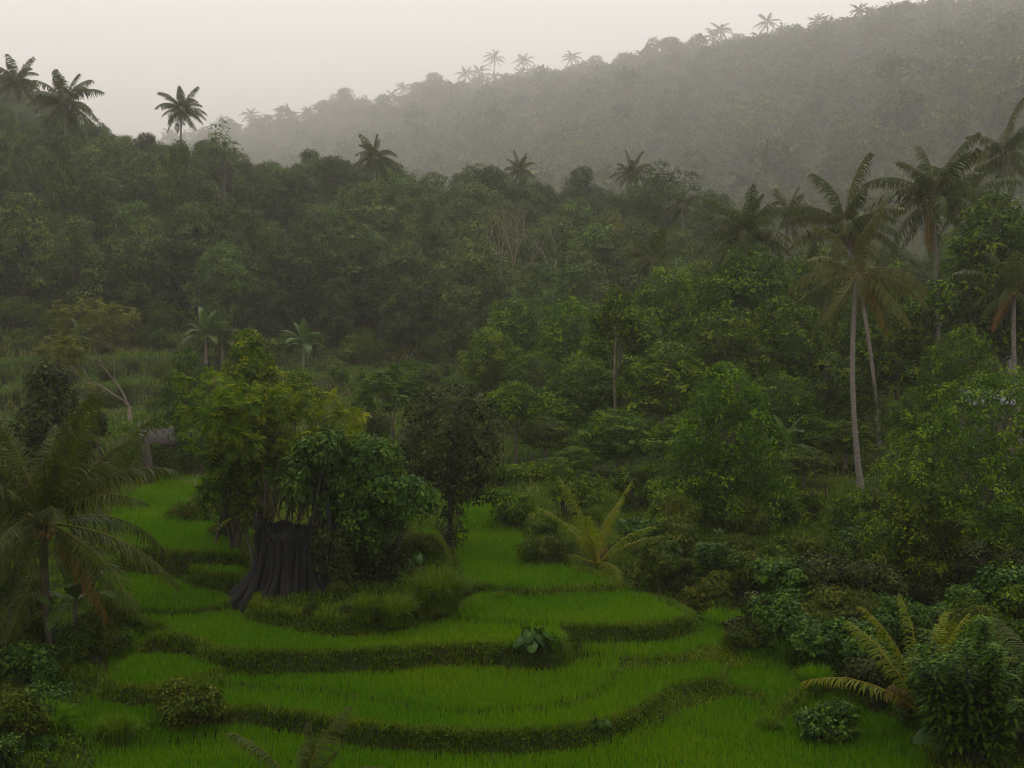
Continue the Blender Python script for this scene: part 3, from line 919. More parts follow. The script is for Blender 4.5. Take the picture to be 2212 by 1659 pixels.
# palms on the wooded wall's skyline
for i, (u, v, Y, s, lab) in enumerate([
        (36, 172, 238, 1.1, "leftmost coconut palm on the skyline"),
        (140, 225, 214, 1.4, "big bushy coconut palm on the skyline, second from the frame's left edge"),
        (392, 236, 222, 1.0, "lone coconut palm standing clear against the pale sky"),
        (810, 338, 235, 1.0, "coconut palm rising from the wood in the middle of the ridge line"),
        (1122, 366, 272, .8, "small coconut palm just showing over the wood's ridge"),
        (1365, 372, 245, .85, "coconut palm with a dark round crown beside the large domed tree"),
        (185, 470, 212, 1.0, "dim coconut palm amid the wooded slope at left"),
        (1704, 460, 175, .9, "hazy coconut palm in the misty gap between wood and right-hand palms"),
        (1475, 440, 215, .8, "hazy coconut palm behind the domed tree")]):
    b = foot(u + 4, Y)
    near_palm(lab, at(u, v, Y), b, FR_FAR, 28, s, dead=0, seed=70 + i, down=-50, nuts=False)

# palms on the misty far ridge: trunk and crown only
FARP = []
for i in range(3):
    g_ = np.random.default_rng(90 + i)
    cm = palm_crown(g_, 16, 5.2, 16, .22, up=84, down=-40)
    tb = MB(); v, q = tube([(0, 0, 0), (.5, 0, 6), (.2, .1, 12)], [.3, .22, .18], 6); tb.add(v, q)
    vv = [a + np.array([.2, .1, 12]) for a in cm.v]; cm.v = vv
    FARP.append((tb.mesh("far_palm_trunk", M['palm_bark']), cm.mesh("far_palm_crown", M['palm_leaf'])))
for i, (u, v) in enumerate([(1068, 125), (1132, 132), (1236, 124), (1006, 160), (1036, 155), (872, 190), (606, 248), (541, 250), (662, 244), (1656, 48), (1766, 46), (1556, 66), (1886, 44), (2062, 16), (2104, 14), (1540, 80), (1930, 60)]):
    Ys = np.arange(1100, 3400, 30.0)
    xs = np.array([at(u, v, Y_)[0] for Y_ in Ys])
    gzs = ground_z(xs, Ys)
    k_ = int(np.argmax((gzs - CAM_Z) / Ys)); Y = Ys[k_]; x = xs[k_]
    zc = max(at(u, v, Y)[2], gzs[k_] + 30)
    s = np.clip((zc - gzs[k_]) / 12.5, 2.4, 4.2)
    put_tree("coconut_palm", FARP[i % 3], (x, Y, zc - 12 * s), fg.uniform(0, 6), s,
             "misty coconut palm sticking up from the far hill's skyline", "palm", "misty palms on the far ridge")

for i, (u, v, w) in enumerate([(745, 188, 75), (700, 215, 55), (940, 155, 80), (905, 175, 60), (1285, 118, 60), (1450, 78, 90), (1345, 112, 60), (1950, 12, 95), (1820, 42, 70), (1720, 60, 60), (1590, 70, 60), (2030, 20, 70), (575, 245, 60)]):
    Ys = np.arange(1100, 3400, 30.0)
    xs = np.array([at(u, v, Y_)[0] for Y_ in Ys])
    gzs = ground_z(xs, Ys)
    k_ = int(np.argmax((gzs - CAM_Z) / Ys)); Y = Ys[k_] - 10; zg = gz(xs[k_], Y)
    h = max(at(u, v, Y)[2] - zg, 34); ww = w * Y / F
    p_ = FOREST[i % 4]
    put_tree("broadleaf_tree", p_, (xs[k_], Y, zg - 1), i * 1.7, (ww / (8.5, 7.2, 9.5, 6.4)[i % 4], ww / (8.5, 7.2, 9.5, 6.4)[i % 4], h / 12.0),
             "misty rounded tree standing out on the far hill's skyline", "tree", "misty rounded trees on the far ridge")

# young palms in the foreground
b = hit(118, 1436); near_palm("large young coconut palm with long arching leaves at the left edge", at(96, 1130, b[1]), b, FR_YOUNG, 27, 1.12, .17, .14, dead=1, seed=21, lean=(-.15, 0), up=96, down=-50, bark='bark')
b = hit(1288, 1236); near_palm("trunkless young palm with one orange drooping leaf beside the paddy", b + np.array([0, 0, .35]), b, FR_YELLOW, 12, .92, dead=1, seed=24, up=88, down=14, nuts=False, name="young_palm")
b = hit(1990, 1580); near_palm("young palm with yellowing arched leaves beneath the tall shrub at lower right", b + np.array([0, 0, .5]), b, FR_YELLOW, 11, .85, .2, .16, dead=0, seed=23, up=90, down=36, nuts=False, name="young_palm", dry=(7,))
b = hit(2290, 1640); near_palm("young palm leaning its leaves in from the lower right corner", b + np.array([0, 0, .9]), b, FR_YOUNG, 11, .9, .2, .16, dead=0, seed=26, up=80, down=-5, nuts=False, name="young_palm")
b = foot(645, 37.2); near_palm("young palm with dark upright leaves cut by the bottom of the frame", b + np.array([0, 0, .2]), b, FR_YOUNG, 9, .62, dead=0, seed=25, up=88, down=40, nuts=False, name="young_palm")

# ------------------------------------------------------------------ grove on the right: bright broadleaf trees
def grove_tree(u, Y, vtop, wpx, k, label, group=None, protos=GROVE, base_h=11.0, base_w=(7.5, 6.4, 8.4, 6.8), seed=0):
    p = foot(u, Y)
    h = at(u, vtop, Y)[2] - p[2]
    w = wpx * Y / F
    return put_tree("broadleaf_tree", protos[k], (p[0], p[1], p[2] - .1), seed, (w / base_w[k], w / base_w[k], h / base_h), label, "tree", group)

grove_tree(2150, 97, 415, 330, 1, "tall bright green tree below the highest right-hand palms", seed=3.3)
G_ = [(1430, 112, 575, 260), (1615, 106, 525, 290), (1240, 118, 640, 260), (1120, 132, 645, 230), (1065, 122, 705, 190), (1450, 94, 735, 250), (1260, 101, 770, 240), (1715, 101, 640, 260),
      (1335, 86, 880, 230), (1945, 99, 650, 240), (1800, 98, 760, 280), (1180, 92, 900, 190), (1520, 122, 560, 220), (1350, 105, 660, 260), (1690, 90, 800, 240), (1560, 98, 660, 260), (1990, 88, 830, 200),
      (1480, 84, 890, 220), (2080, 86, 700, 260), (1900, 112, 560, 220), (1750, 125, 520, 240), (2230, 105, 500, 280), (1160, 112, 760, 210), (1830, 88, 900, 200), (1240, 84, 960, 150), (1740, 82, 960, 160)]
for i, (u, Y, vt, w) in enumerate(G_):
    grove_tree(u, Y, vt, w * .88, i % 4, "bright green tree in the grove's %s, %s" % ("front row" if Y < 95 else "middle row" if Y < 110 else "back row",
               "at its meadow end" if u < 1150 else "near the slender grey trunk" if u < 1400 else "behind the cone-shaped tree" if u < 1600 else "left of the tall palm" if u < 1790 else "right of the tall palm" if u < 1980 else "under the right-hand palms"), "trees of the grove on the right slope", seed=i * 1.3)
def grove_xy(g):
    y = g.uniform(128, 185); u = g.uniform(1040, 2330)
    return (u - 1106) / F * y, y
for x, y in poisson(46, grove_xy, lambda x, y: 6.0, sg):
    forest_tree(x, y, sg.uniform(8.5, 12.5), 1.1, sg, None, "greyer broadleaf tree standing deeper behind the right-hand grove", "trees deeper behind the right-hand grove")

# ------------------------------------------------------------------ single trees with a look of their own
og = np.random.default_rng(66)
def own_tree(u, Y, vtop, wpx, label, mat, seed, nl=14, ncl=420, nleaf=13, L=.26, asp=.45, crad=.4, droop=.5, base=.3, flat=.75, bark='bark', name="broadleaf_tree", lobes=None, up=.5, inner=.25, r=None):
    p = foot(u, Y); h = at(u, vtop, Y)[2] - p[2]; w = wpx * Y / F
    me = make_tree(name + str(seed), np.random.default_rng(seed), h, w, nl, ncl, nleaf, L, asp, crad, droop, mat, bark, base, flat, lobes=lobes(h, w) if lobes else None, up=up, inner=inner, r=r)
    return put_tree(name, me, (p[0], p[1], p[2] - .1), 0, 1, label, "tree")

def cone_lobes(h, w, seed, n=26, base=.10):
    g = np.random.default_rng(seed); L = []
    for i in range(n):
        f = (i + .5) / n
        r = w * .5 * (1 - .82 * f ** 1.3) * (.8 if f < .1 else 1)
        az = i * 2.4 + g.uniform(-.3, .3); q = r * g.uniform(.45, .85)
        lr = w * (.20 - .08 * f) * g.uniform(.8, 1.2)
        L.append((math.cos(az) * q, math.sin(az) * q, h * (base + (.90 - base) * f), lr, lr, lr * .62))
    L.append((0, 0, h * .93, w * .1, w * .1, h * .06))
    return L
own_tree(1575, 71.5, 768, 330, "broad cone-shaped bright green tree with pale straight trunk behind the fern-like shrubs", 'bright_leaf', 121, ncl=1500, nleaf=15, L=.21, asp=.46, crad=.40, droop=.6, bark='pale_bark', lobes=lambda h, w: cone_lobes(h, w, 3), inner=.3)
own_tree(2150, 62, 790, 520, "large glossy bright green tree filling the right edge", 'bright_leaf', 122, ncl=2100, nleaf=15, L=.20, asp=.46, crad=.42, droop=.65, lobes=lambda h, w: random_lobes(np.random.default_rng(8), h, w, 24, .16, .55), inner=.3)
own_tree(2005, 59, 1005, 300, "lower spreading bright green tree left of the large right-edge tree", 'bright_leaf', 123, ncl=1200, nleaf=15, L=.18, asp=.46, crad=.38, droop=.65, lobes=lambda h, w: random_lobes(np.random.default_rng(9), h, w, 18, .2, .55), inner=.3)
own_tree(970, 65, 822, 235, "dense dark mango tree in the middle of the valley", 'dark_leaf', 101, nl=26, ncl=1500, nleaf=13, L=.20, crad=.32, base=.12, flat=.95, name="mango_tree",
         lobes=lambda h, w: random_lobes(np.random.default_rng(5), h, w * 1.15, 22, .42, .9) + [(-.1, -.2, h * .30, .75, .7, 1.3), (.1, -.3, h * .12, .7, .6, 1.0), (.6, 0, h * .38, .8, .8, 1.0), (1.3, -.2, h * .36, .7, .7, .8)])
own_tree(105, 73, 772, 150, "small dark pear-shaped tree rising behind the big left palm", 'dark_leaf', 102, nl=14, ncl=520, L=.26, crad=.34, base=.2, flat=1.0)
own_tree(-10, 71, 905, 150, "dark bushy tree cut by the left edge behind the palm leaves", 'dark_leaf', 103, nl=10, ncl=360, L=.26, crad=.34, base=.15)
own_tree(206, 70, 885, 60, "small dark rounded tree between the left palm and the shed", 'dark_leaf', 104, nl=6, ncl=160, L=.22, crad=.28, base=.1)
own_tree(540, 76, 706, 140, "upright leafy column of a tree smothered in bright moss-green creeper", 'lime_leaf', 105, nl=16, ncl=760, L=.25, asp=.5, crad=.32, droop=.6, base=.45, flat=1.1, name="creeper_clad_tree", inner=.1)
own_tree(1112, 90, 822, 160, "umbrella-shaped lime green tree right of the dark mango tree", 'bright_leaf', 106, nl=12, ncl=520, L=.22, crad=.36, base=.62, flat=.5, up=1.0)
own_tree(1155, 84, 1000, 120, "small layered green tree below the umbrella-shaped tree", 'bright_leaf', 107, nl=9, ncl=300, L=.22, crad=.36, base=.3, flat=.5, up=1.0)
own_tree(400, 84, 745, 130, "creeper-draped tree with hanging green tails behind the shed", 'vine_leaf', 108, nl=12, ncl=420, L=.2, crad=.32, droop=1.0, base=.25, flat=1.3)
own_tree(640, 80, 790, 130, "loose yellow-green tree top beside the creeper-clad column", 'lime_leaf', 109, nl=7, ncl=220, L=.24, crad=.36, base=.6, flat=.5)
own_tree(1430, 228, 345, 200, "large domed tree crowning the end of the wood's ridge", 'wood_leaf', 110, nl=16, ncl=500, nleaf=11, L=.5, crad=.6, base=.35)
own_tree(1330, 200, 462, 75, "small golden-leaved tree in the misty wood", 'dry_leaf', 111, nl=8, ncl=150, nleaf=11, L=.4, crad=.5, base=.4)
own_tree(480, 220, 258, 120, "umbrella-crowned tree silhouetted beside the lone palm", 'wood_leaf', 112, nl=8, ncl=150, nleaf=11, L=.42, crad=.5, base=.75, flat=.35)

for i, (u, Y, vt, w, lab) in enumerate([
        (140, 209, 286, 95, "rounded tree hiding the trunk of the big bushy skyline palm"), (392, 217, 300, 90, "rounded tree hiding the foot of the lone skyline palm"),
        (36, 232, 242, 90, "rounded tree below the leftmost skyline palm"), (812, 230, 388, 90, "rounded tree below the palm in the middle of the ridge line"),
        (1122, 266, 392, 80, "rounded tree below the small palm on the wood's ridge"), (1365, 239, 400, 80, "rounded tree below the palm beside the large domed tree")]):
    grove_tree(u, Y, vt, w, i % 4, lab, None, FOREST[:4], 12.0, (8.5, 7.2, 9.5, 6.4), seed=i * 1.1)
# branching trees (bare or thinly leaved)
def skeleton(g, h, levels=5, spread=.5, n0=4, r0=.16, first=.28, up=.25, shrink=.72, kids=(2, 3)):
    segs, tips = [], []
    def grow(p, d, ln, r, lev):
        q = p; k = 3
        for i in range(k):
            d = norm(d + g.normal(0, .12, 3) + np.array([0, 0, up * .12]))
            n = q + d * ln / k
            r2 = r * (1 - .12)
            segs.append((q, n, r, r2)); q = n; r = r2
        if lev == 0:
            tips.append((q, d)); return
        for _ in range(int(g.integers(kids[0], kids[1] + 1))):
            dd = norm(d + rand_dirs(1, g)[0] * spread + np.array([0, 0, up * .3]))
            grow(q, dd, ln * shrink * g.uniform(.8, 1.2), r * .66, lev - 1)
        if g.uniform() < .5:
            tips.append((q, d))
    grow(np.array([0, 0, -.15]), np.array([g.normal(0, .05), g.normal(0, .05), 1.]), h * first, r0, levels)
    return segs, tips

def wood_from(segs, mat, name):
    mb = MB()
    v, q = frusta([s[0] for s in segs], [s[1] for s in segs], [s[2] for s in segs], [s[3] for s in segs], 5)
    mb.add(v, q)
    return mb.mesh(name, mat)

def compound_leaves(mb, P, D, n_per, L, nl, ll, g, droop=.5, asp=.35, tint=.5):
    """feather-shaped leaves of many leaflets sprouting from the twig ends"""
    P = np.repeat(np.asarray(P), n_per, 0); D = np.repeat(np.asarray(D), n_per, 0)
    n = len(P)
    d = norm(D * .5 + rand_dirs(n, g) * 1.0 + np.array([0, 0, .15]))
    side = norm(np.cross(d, np.array([0, 0, 1.]) + .2 * rand_dirs(n, g)))
    Ls = L * g.uniform(.7, 1.2, n)
    ct = np.clip(g.normal(tint, .18, n), 0, 1)
    for j in range(nl):
        f = (j + .6) / nl
        base = P + d * (Ls * f)[:, None] + np.array([0, 0, -1.]) * (Ls * droop * f * f)[:, None]
        tan = norm(d + np.array([0, 0, -2 * droop * f]))
        for sgn in (-1, 1):
            dd = side * sgn + tan * .55 + np.array([0, 0, -.25])
            ln = ll * (.55 + .45 * math.sin(math.pi * min(1, .25 + f * .75))) * g.uniform(.8, 1.15, n)
            v, q = leaf_quads(base, dd, norm(np.cross(side, tan) + .2 * rand_dirs(n, g)), ln, ln * asp)
            mb.add(v, q, c=np.repeat(np.clip(ct + g.normal(0, .06, n), 0, 1), 4))

def branching(name, label, u, Y, vtop, seed, leaf=None, mat='dry_leaf', wood_mat='twig', levels=5, spread=.5, r0=.12, first=.28, lp=(4, .5, 6, .16), up=.25, frac=1.0, tint=.5, cat="tree", loc=None, hm=None, group=None, shrink=.72, kids=(2, 3), wide=1.0):
    g = np.random.default_rng(seed)
    p = foot(u, Y) if loc is None else np.asarray(loc, float)
    h = (at(u, vtop, p[1])[2] - p[2]) if hm is None else hm
    segs, tips = skeleton(g, h, levels, spread, r0=r0, first=first, up=up, shrink=shrink, kids=kids)
    zt = max(t[0][2] for t in tips); f = h / zt
    segs = [(a * f * np.array([wide, wide, 1]), b_ * f * np.array([wide, wide, 1]), r1, r2) for a, b_, r1, r2 in segs]
    P = np.array([t[0] for t in tips]) * f * np.array([wide, wide, 1]); D = np.array([t[1] for t in tips])
    meshes = [wood_from(segs, M[wood_mat], name + "_wood")]
    if leaf:
        k = g.uniform(0, 1, len(P)) < frac
        mb = MB(); compound_leaves(mb, P[k], D[k], lp[0], lp[1], lp[2], lp[3], g, tint=tint)
        meshes.append(mb.mesh(name + "_leaves", M[mat]))
    return put_tree(name, meshes, (p[0], p[1], p[2]), 0, 1, label, cat, group)

branching("sparse_tree", "thin pale-twigged tree with sparse yellowing leaves in the left meadow", 285, 108, 645, 201, True, 'dry_leaf', levels=6, spread=.50, r0=.22, lp=(4, .6, 5, .26), frac=.75, shrink=.84, tint=.35, first=.10, up=.45, wide=1.25)
branching("bare_tree", "bare pinkish-grey tree in front of the misty wood", 1072, 184, 395, 202, False, levels=6, spread=.5, r0=.55, shrink=.78, first=.3)
branching("bare_tree", "fainter bare tree to the right of the pinkish-grey one", 1180, 192, 400, 203, False, levels=6, spread=.5, r0=.45, shrink=.78, first=.3)
branching("feathery_tree", "airy flat-topped feathery tree in the meadow behind the mango tree", 835, 100, 792, 204, True, 'bright_leaf', 'bark', levels=5, spread=.85, r0=.16, lp=(5, .75, 6, .36), shrink=.8, up=.05, first=.22, tint=.5, wide=1.25)

# ------------------------------------------------------------------ the giant old stump and what grows on and round it
stump_at = hit(632, 1310)
stump_at = foot(636, 55.4)
e = bpy.data.objects.new("giant_stump", None); COL.objects.link(e); e.location = stump_at; e.scale = (1, 1, .86)
tag(e, "huge dark hollow tree stump with flaring roots on the terrace island", "stump")
g = np.random.default_rng(301)
nz, na = 26, 128
zz = np.linspace(-.5, 3.1, nz); aa = np.arange(na) / na * 2 * np.pi
ZZ, AA = np.meshgrid(zz, aa, indexing='ij')
flute = (.36 * np.abs(np.sin(AA * 4.5 + .6 * np.sin(AA * 2) + .15 * ZZ)) + .12 * np.sin(AA * 11 + ZZ * .8) + .06 * np.sin(AA * 23 + 1 + ZZ * .5))
fl = np.clip(1 - (ZZ + .5) / 2.4, 0, 1)
RR = 1.30 + .75 * fl ** 2.6 + flute * (.75 + 1.3 * fl ** 1.6) + .05 * np.sin(ZZ * 4 + AA * 5)
RR *= 1 + .10 * (ZZ > 2.6)
top = 3.1 + .35 * np.sin(aa * 2 + 1) + .18 * np.sin(aa * 7)
ZF = -.5 + (ZZ + .5) / 3.6 * (top[None] + .5)
mb = MB()
v = np.stack([RR * np.cos(AA) * 1.0, RR * np.sin(AA) * .9, ZF], -1).reshape(-1, 3)
ii = np.arange(nz - 1)[:, None] * na; jj = np.arange(na)[None]; kk = (jj + 1) % na
mb.add(v, np.stack([ii + jj, ii + kk, ii + na + kk, ii + na + jj], -1).reshape(-1, 4))
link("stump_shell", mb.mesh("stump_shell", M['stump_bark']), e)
mb = MB()
zi = np.linspace(3.0, 1.4, 5); RI = np.stack([RR[-1] * f for f in (.93, .86, .78, .6, .05)])
AI, _ = np.meshgrid(aa, zi)
v = np.stack([RI * np.cos(AI), RI * np.sin(AI) * .9, np.stack([ZF[-1] - d for d in (0.02, .5, 1.0, 1.4, 1.5)])], -1).reshape(-1, 3)
ii = np.arange(4)[:, None] * na
mb.add(v, np.stack([ii + kk, ii + jj, ii + na + jj, ii + na + kk], -1).reshape(-1, 4))
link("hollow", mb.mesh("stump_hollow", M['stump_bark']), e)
for i in range(44):
    a0 = i / 44 * 2 * np.pi + g.uniform(-.06, .06)
    s_ = np.linspace(0, 1, 9)
    aa_ = a0 + np.cumsum(g.normal(0, .035, 9))
    zs_ = 2.95 * (1 - s_) * g.uniform(.8, 1.02) - .3 * s_ - .8 * s_ ** 4
    fl_ = np.clip(1 - (zs_ + .5) / 2.4, 0, 1)
    ro = 1.30 + .75 * fl_ ** 2.6 + .30 * (.75 + 1.3 * fl_ ** 1.6) * np.abs(np.sin(aa_ * 4.5 + .6 * np.sin(aa_ * 2))) + .10 + (.5 * s_ ** 4 if i % 3 == 0 else 0)
    rr_ = g.uniform(.05, .13) * (1 + .25 * np.sin(s_ * 9 + i)) * (1 + .5 * s_)
    mb = MB(); v, q = tube(np.stack([ro * np.cos(aa_), ro * np.sin(aa_) * .9, zs_], -1), rr_, 6); mb.add(v, q)
    link("root", mb.mesh("stump_root", M['stump_bark']), e)

# brown hanging stems above the stump
mb = MB()
for i in range(46):
    x0 = g.uniform(-1.2, .5); z0 = g.uniform(2.6, 3.2)
    s = np.linspace(0, 1, 5)
    hgt = g.uniform(.7, 2.4)
    v, q = tube(np.stack([x0 + g.normal(0, .35) * s, -.5 + g.uniform(-.6, .8) + g.normal(0, .3) * s, z0 + hgt * s], -1), .028 * (1 - .6 * s), 4)
    mb.add(v, q)
tag(link("dead_stem_bundle", mb.mesh("dead_stem_bundle", M['dead_stem']), None, stump_at), "reddish brown dead stems standing upright in the hollow stump", "stems")

def bush_on(name, label, center, rad, mat, seed, ncl=260, nleaf=12, L=.2, asp=.5, crad=.3, droop=.5, nl=8, cat="shrub", bark='bark', group=None, base=None, up=.5):
    """shrub whose leafy part fills the box center +- rad (world metres), with stems rising from its base"""
    g = np.random.default_rng(seed)
    c = np.asarray(center, float); r = np.asarray(rad, float)
    b_ = np.asarray(base if base is not None else (c[0], c[1], c[2] - r[2]), float)
    lob = []
    for i in range(nl):
        d = rand_dirs(1, g)[0] * g.uniform(.35, .78) ; lr = g.uniform(.26, .46)
        lob.append((*(c - b_ + d * r), *(r * lr)))
    lob = np.array(lob)
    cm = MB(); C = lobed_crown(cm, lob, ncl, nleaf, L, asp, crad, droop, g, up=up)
    sm = MB()
    for lb in lob:
        s = np.linspace(0, 1, 5)[:, None]
        s0 = np.array([g.normal(0, .12 * r[0]), g.normal(0, .12 * r[1]), -.15])
        v, q = tube(s0 + (lb[:3] - s0) * s + np.array([0, 0, 1.]) * np.sin(np.pi * s) * .1, [.05, .045, .04, .03, .015], 5)
        sm.add(v, q)
    near = C[g.choice(len(C), min(60, len(C)), replace=False)]
    k = [int(np.argmin(((lob[:, :3] - e_) ** 2).sum(1))) for e_ in near]
    v, q = frusta(lob[k, :3], near, np.full(len(k), .015), np.full(len(k), .005)); sm.add(v, q)
    return put_tree(name, (sm.mesh(name + "_stems", M[bark]), cm.mesh(name + "_foliage", M[mat])), tuple(b_), 0, 1, label, cat, group, parts=("stem", "foliage"))

S = stump_at
sp = lambda u, v, Y: at(u, v, Y)
bush_on("glossy_shrub", "dark glossy-leaved shrub growing out of the stump's top", sp(690, 1010, 55.4), (1.6, 1.5, 2.4), 'vine_leaf', 311, 700, 13, .27, .36, .36, .7, 12, base=S + np.array([.8, -.2, 2.7]))
bush_on("creeper_mound", "mound of glossy creeper draped over the right side of the stump", sp(805, 1085, 55.0), (2.5, 1.6, 2.2), 'vine_leaf', 312, 1300, 14, .16, .7, .3, .6, 16, base=foot(770, 56.8))
bush_on("creeper_mound", "rounded creeper-covered bough reaching right from the stump", sp(868, 1075, 56.0), (1.25, 1.1, 1.15), 'vine_leaf', 313, 520, 14, .17, .7, .28, .5, 9, base=foot(815, 56.6))
bush_on("leafy_sapling", "small leafy sapling sprouting from the stump's left rim", sp(558, 1120, 56.2), (.55, .5, .7), 'scrub', 314, 90, 11, .2, .4, .25, .6, 4, base=S + np.array([-1.35, -.5, 2.4]))
bush_on("dark_shrub", "dark shrub in shade under the creeper beside the stump", sp(800, 1225, 56.3), (2.0, 1.1, 1.6), 'dark_leaf', 315, 460, 12, .2, .45, .3, .7, 9, base=foot(790, 56.0))
bush_on("dark_shrub", "near-black leafy shrub hiding the stump's right half", sp(716, 1205, 54.0), (.95, .6, 1.4), 'dark_leaf', 317, 300, 12, .18, .45, .28, .8, 8, base=foot(716, 54.1))
bush_on("dark_shrub", "dark shrub hugging the ivy trunk right of the stump", sp(740, 1170, 57), (1.3, .9, 2.0), 'dark_leaf', 316, 360, 12, .2, .45, .3, .7, 7, base=foot(735, 56.6))
for i, (u, vt, Y, sd, w, lab, tnt) in enumerate([
        (500, 800, 59.5, 321, 1.0, "tall lime-yellow feathery shrub left of the stump", .55),
        (585, 830, 58.5, 322, .9, "lime-yellow feathery shrub standing over the stump", .6),
        (455, 930, 60.5, 323, .9, "lower lime feathery shrub at the left flank of the stump thicket", .45),
        (655, 860, 59.5, 324, .8, "slender branching tree with yellow tufts rising from the stump thicket", .7),
        (540, 980, 58.0, 325, .8, "olive feathery shrub in the middle of the stump thicket", .35)]):
    branching("feathery_shrub", lab, u, Y, vt, sd, True, 'lime_leaf', 'bark', levels=4, spread=.6, r0=.09, lp=(6, .65, 6, .27), shrink=.78, up=.35, first=.3, tint=tnt, cat="shrub", wide=w)
bush_on("olive_shrub", "dense olive green shrub filling the left of the stump thicket", sp(500, 1040, 59.5), (1.5, 1.2, 1.9), 'lime_leaf', 326, 620, 12, .17, .5, .3, .6, 12, base=foot(500, 59.5))
bush_on("olive_shrub", "tall olive green shrub behind the stump's hanging stems", sp(575, 960, 60.5), (1.4, 1.1, 2.2), 'lime_leaf', 327, 620, 12, .16, .5, .3, .6, 11, base=foot(575, 60.5))
# slim ivy-scarred trunk beside the stump
mb = MB(); k = np.linspace(0, 1, 9)
v, q = tube(np.stack([.12 * np.sin(k * 4), 0 * k, -.2 + 3.9 * k], -1), .10 - .02 * k, 8); mb.add(v, q)
tag(link("bare_snag", mb.mesh("bare_snag", M['stump_bark']), None, foot(708, 54.0)), "slim lichen-spotted trunk standing right of the huge stump", "tree trunk")

# ------------------------------------------------------------------ bushes of the right bank, hand placed
def bank_bush(u, vb, wpx, hpx, mat, label, seed, L=.2, asp=.5, ncl=260, nl=8, group=None, droop=.5, name="leafy_bush", crad=.3):
    p = hit(u, vb); sc_ = p[1] / F
    w, h = wpx * sc_ * .5, hpx * sc_ * .5
    return bush_on(name, label, p + np.array([0, w * .4, h * 1.05]), (w, w * .8, h * 1.05), mat, seed, ncl, 12, L, asp, crad, droop, nl, "bush", group=group, base=p + np.array([0, w * .4, -.05]))
BB = [
    (1785, 1612, 165, 85, 'vine_leaf', "low dark glossy bush alone in the front right paddy", .22, .55, 260),
    (1715, 1340, 190, 120, 'vine_leaf', "round-leaved glossy bush at the paddy's right edge", .22, .9, 300),
    (1850, 1350, 230, 150, 'dark_leaf', "wide dark bush on the right bank beneath the spreading tree", .2, .6, 360),
    (1185, 1228, 130, 75, 'scrub', "small grassy bush left of the orange-leaved young palm", .18, .45, 200),
    (1420, 1290, 150, 100, 'scrub', "tangled weedy bush right of the orange-leaved young palm", .2, .45, 240),
    (1100, 1150, 150, 90, 'bright_leaf', "green bush at the end of the narrow paddy strip", .22, .45, 220),
    (1220, 1120, 170, 110, 'bright_leaf', "shaded bush behind the young palm, left side", .22, .45, 240),
    (1380, 1110, 150, 110, 'bright_leaf', "shaded bush behind the young palm, right side", .22, .45, 240),
    (1620, 1420, 150, 70, 'scrub', "low weedy clump on the right paddy verge", .2, .4, 200),
    (1800, 1460, 210, 120, 'vine_leaf', "creeper-covered bush halfway down the right bank", .2, .8, 320),
    (1900, 1530, 130, 110, 'dark_leaf', "compact dark bush beside the arching young palm", .2, .5, 240),
    (1870, 1180, 180, 110, 'bright_leaf', "pale green bush below the tall palm's trunk", .2, .5, 240),
    (1700, 1260, 140, 100, 'bright_leaf', "loose green bush behind the round-leaved bush", .2, .5, 220),
    (1990, 1300, 200, 140, 'dark_leaf', "shaded bush under the large right-edge tree", .22, .5, 280),
    (2160, 1320, 220, 150, 'dark_leaf', "dark bush against the right edge below the large tree", .22, .5, 280),
    (1960, 1420, 160, 120, 'vine_leaf', "green bush just left of the tall whorled shrub", .2, .6, 240),
    (60, 1500, 150, 110, 'vine_leaf', "grey-green bush at the left edge under the big palm", .2, .5, 220),
    (30, 1640, 170, 150, 'scrub', "weedy bush in the lower left corner", .2, .45, 260),
    (190, 1440, 150, 120, 'scrub', "dark weedy bush at the foot of the big left palm", .18, .45, 240),
    (40, 1360, 150, 140, 'bright_leaf', "bush at the left edge beside the banana plant", .22, .4, 240),
    (400, 1590, 190, 120, 'scrub', "leafy bush bulging from the lower left terrace bank", .2, .5, 260),
    (420, 1135, 150, 60, 'scrub', "low scrub left of the stump above the upper paddy", .18, .45, 200),
    (480, 1170, 140, 90, 'scrub', "scrubby bush beside the stump above the upper paddy", .18, .45, 200),
    (900, 1215, 110, 60, 'scrub', "tangled grey-green bush on the knoll right of the stump", .15, .5, 180),
    (250, 1030, 120, 90, 'bright_leaf', "bush left of the shed", .2, .5, 200),
    (300, 960, 110, 80, 'bright_leaf', "light green bush behind the shed's left end", .2, .5, 180),
    (440, 960, 130, 110, 'bright_leaf', "bushy growth overhanging the shed's roof", .2, .5, 220),
    (220, 1000, 90, 60, 'lime_leaf', "small lime bush in the meadow left of the shed", .2, .5, 120),
    (1010, 1085, 60, 60, 'bright_leaf', "narrow bush closing off the paddy strip", .2, .5, 120),
    (1080, 1060, 120, 80, 'bright_leaf', "bush beneath the umbrella-shaped tree", .22, .45, 180),
]
for i, (u, vb, w, h, mat, lab, L, asp, ncl) in enumerate(BB):
    bank_bush(u, vb, w, h, mat, lab, 400 + i, L * .74, asp, int(ncl * 1.7), nl=11, crad=.24)

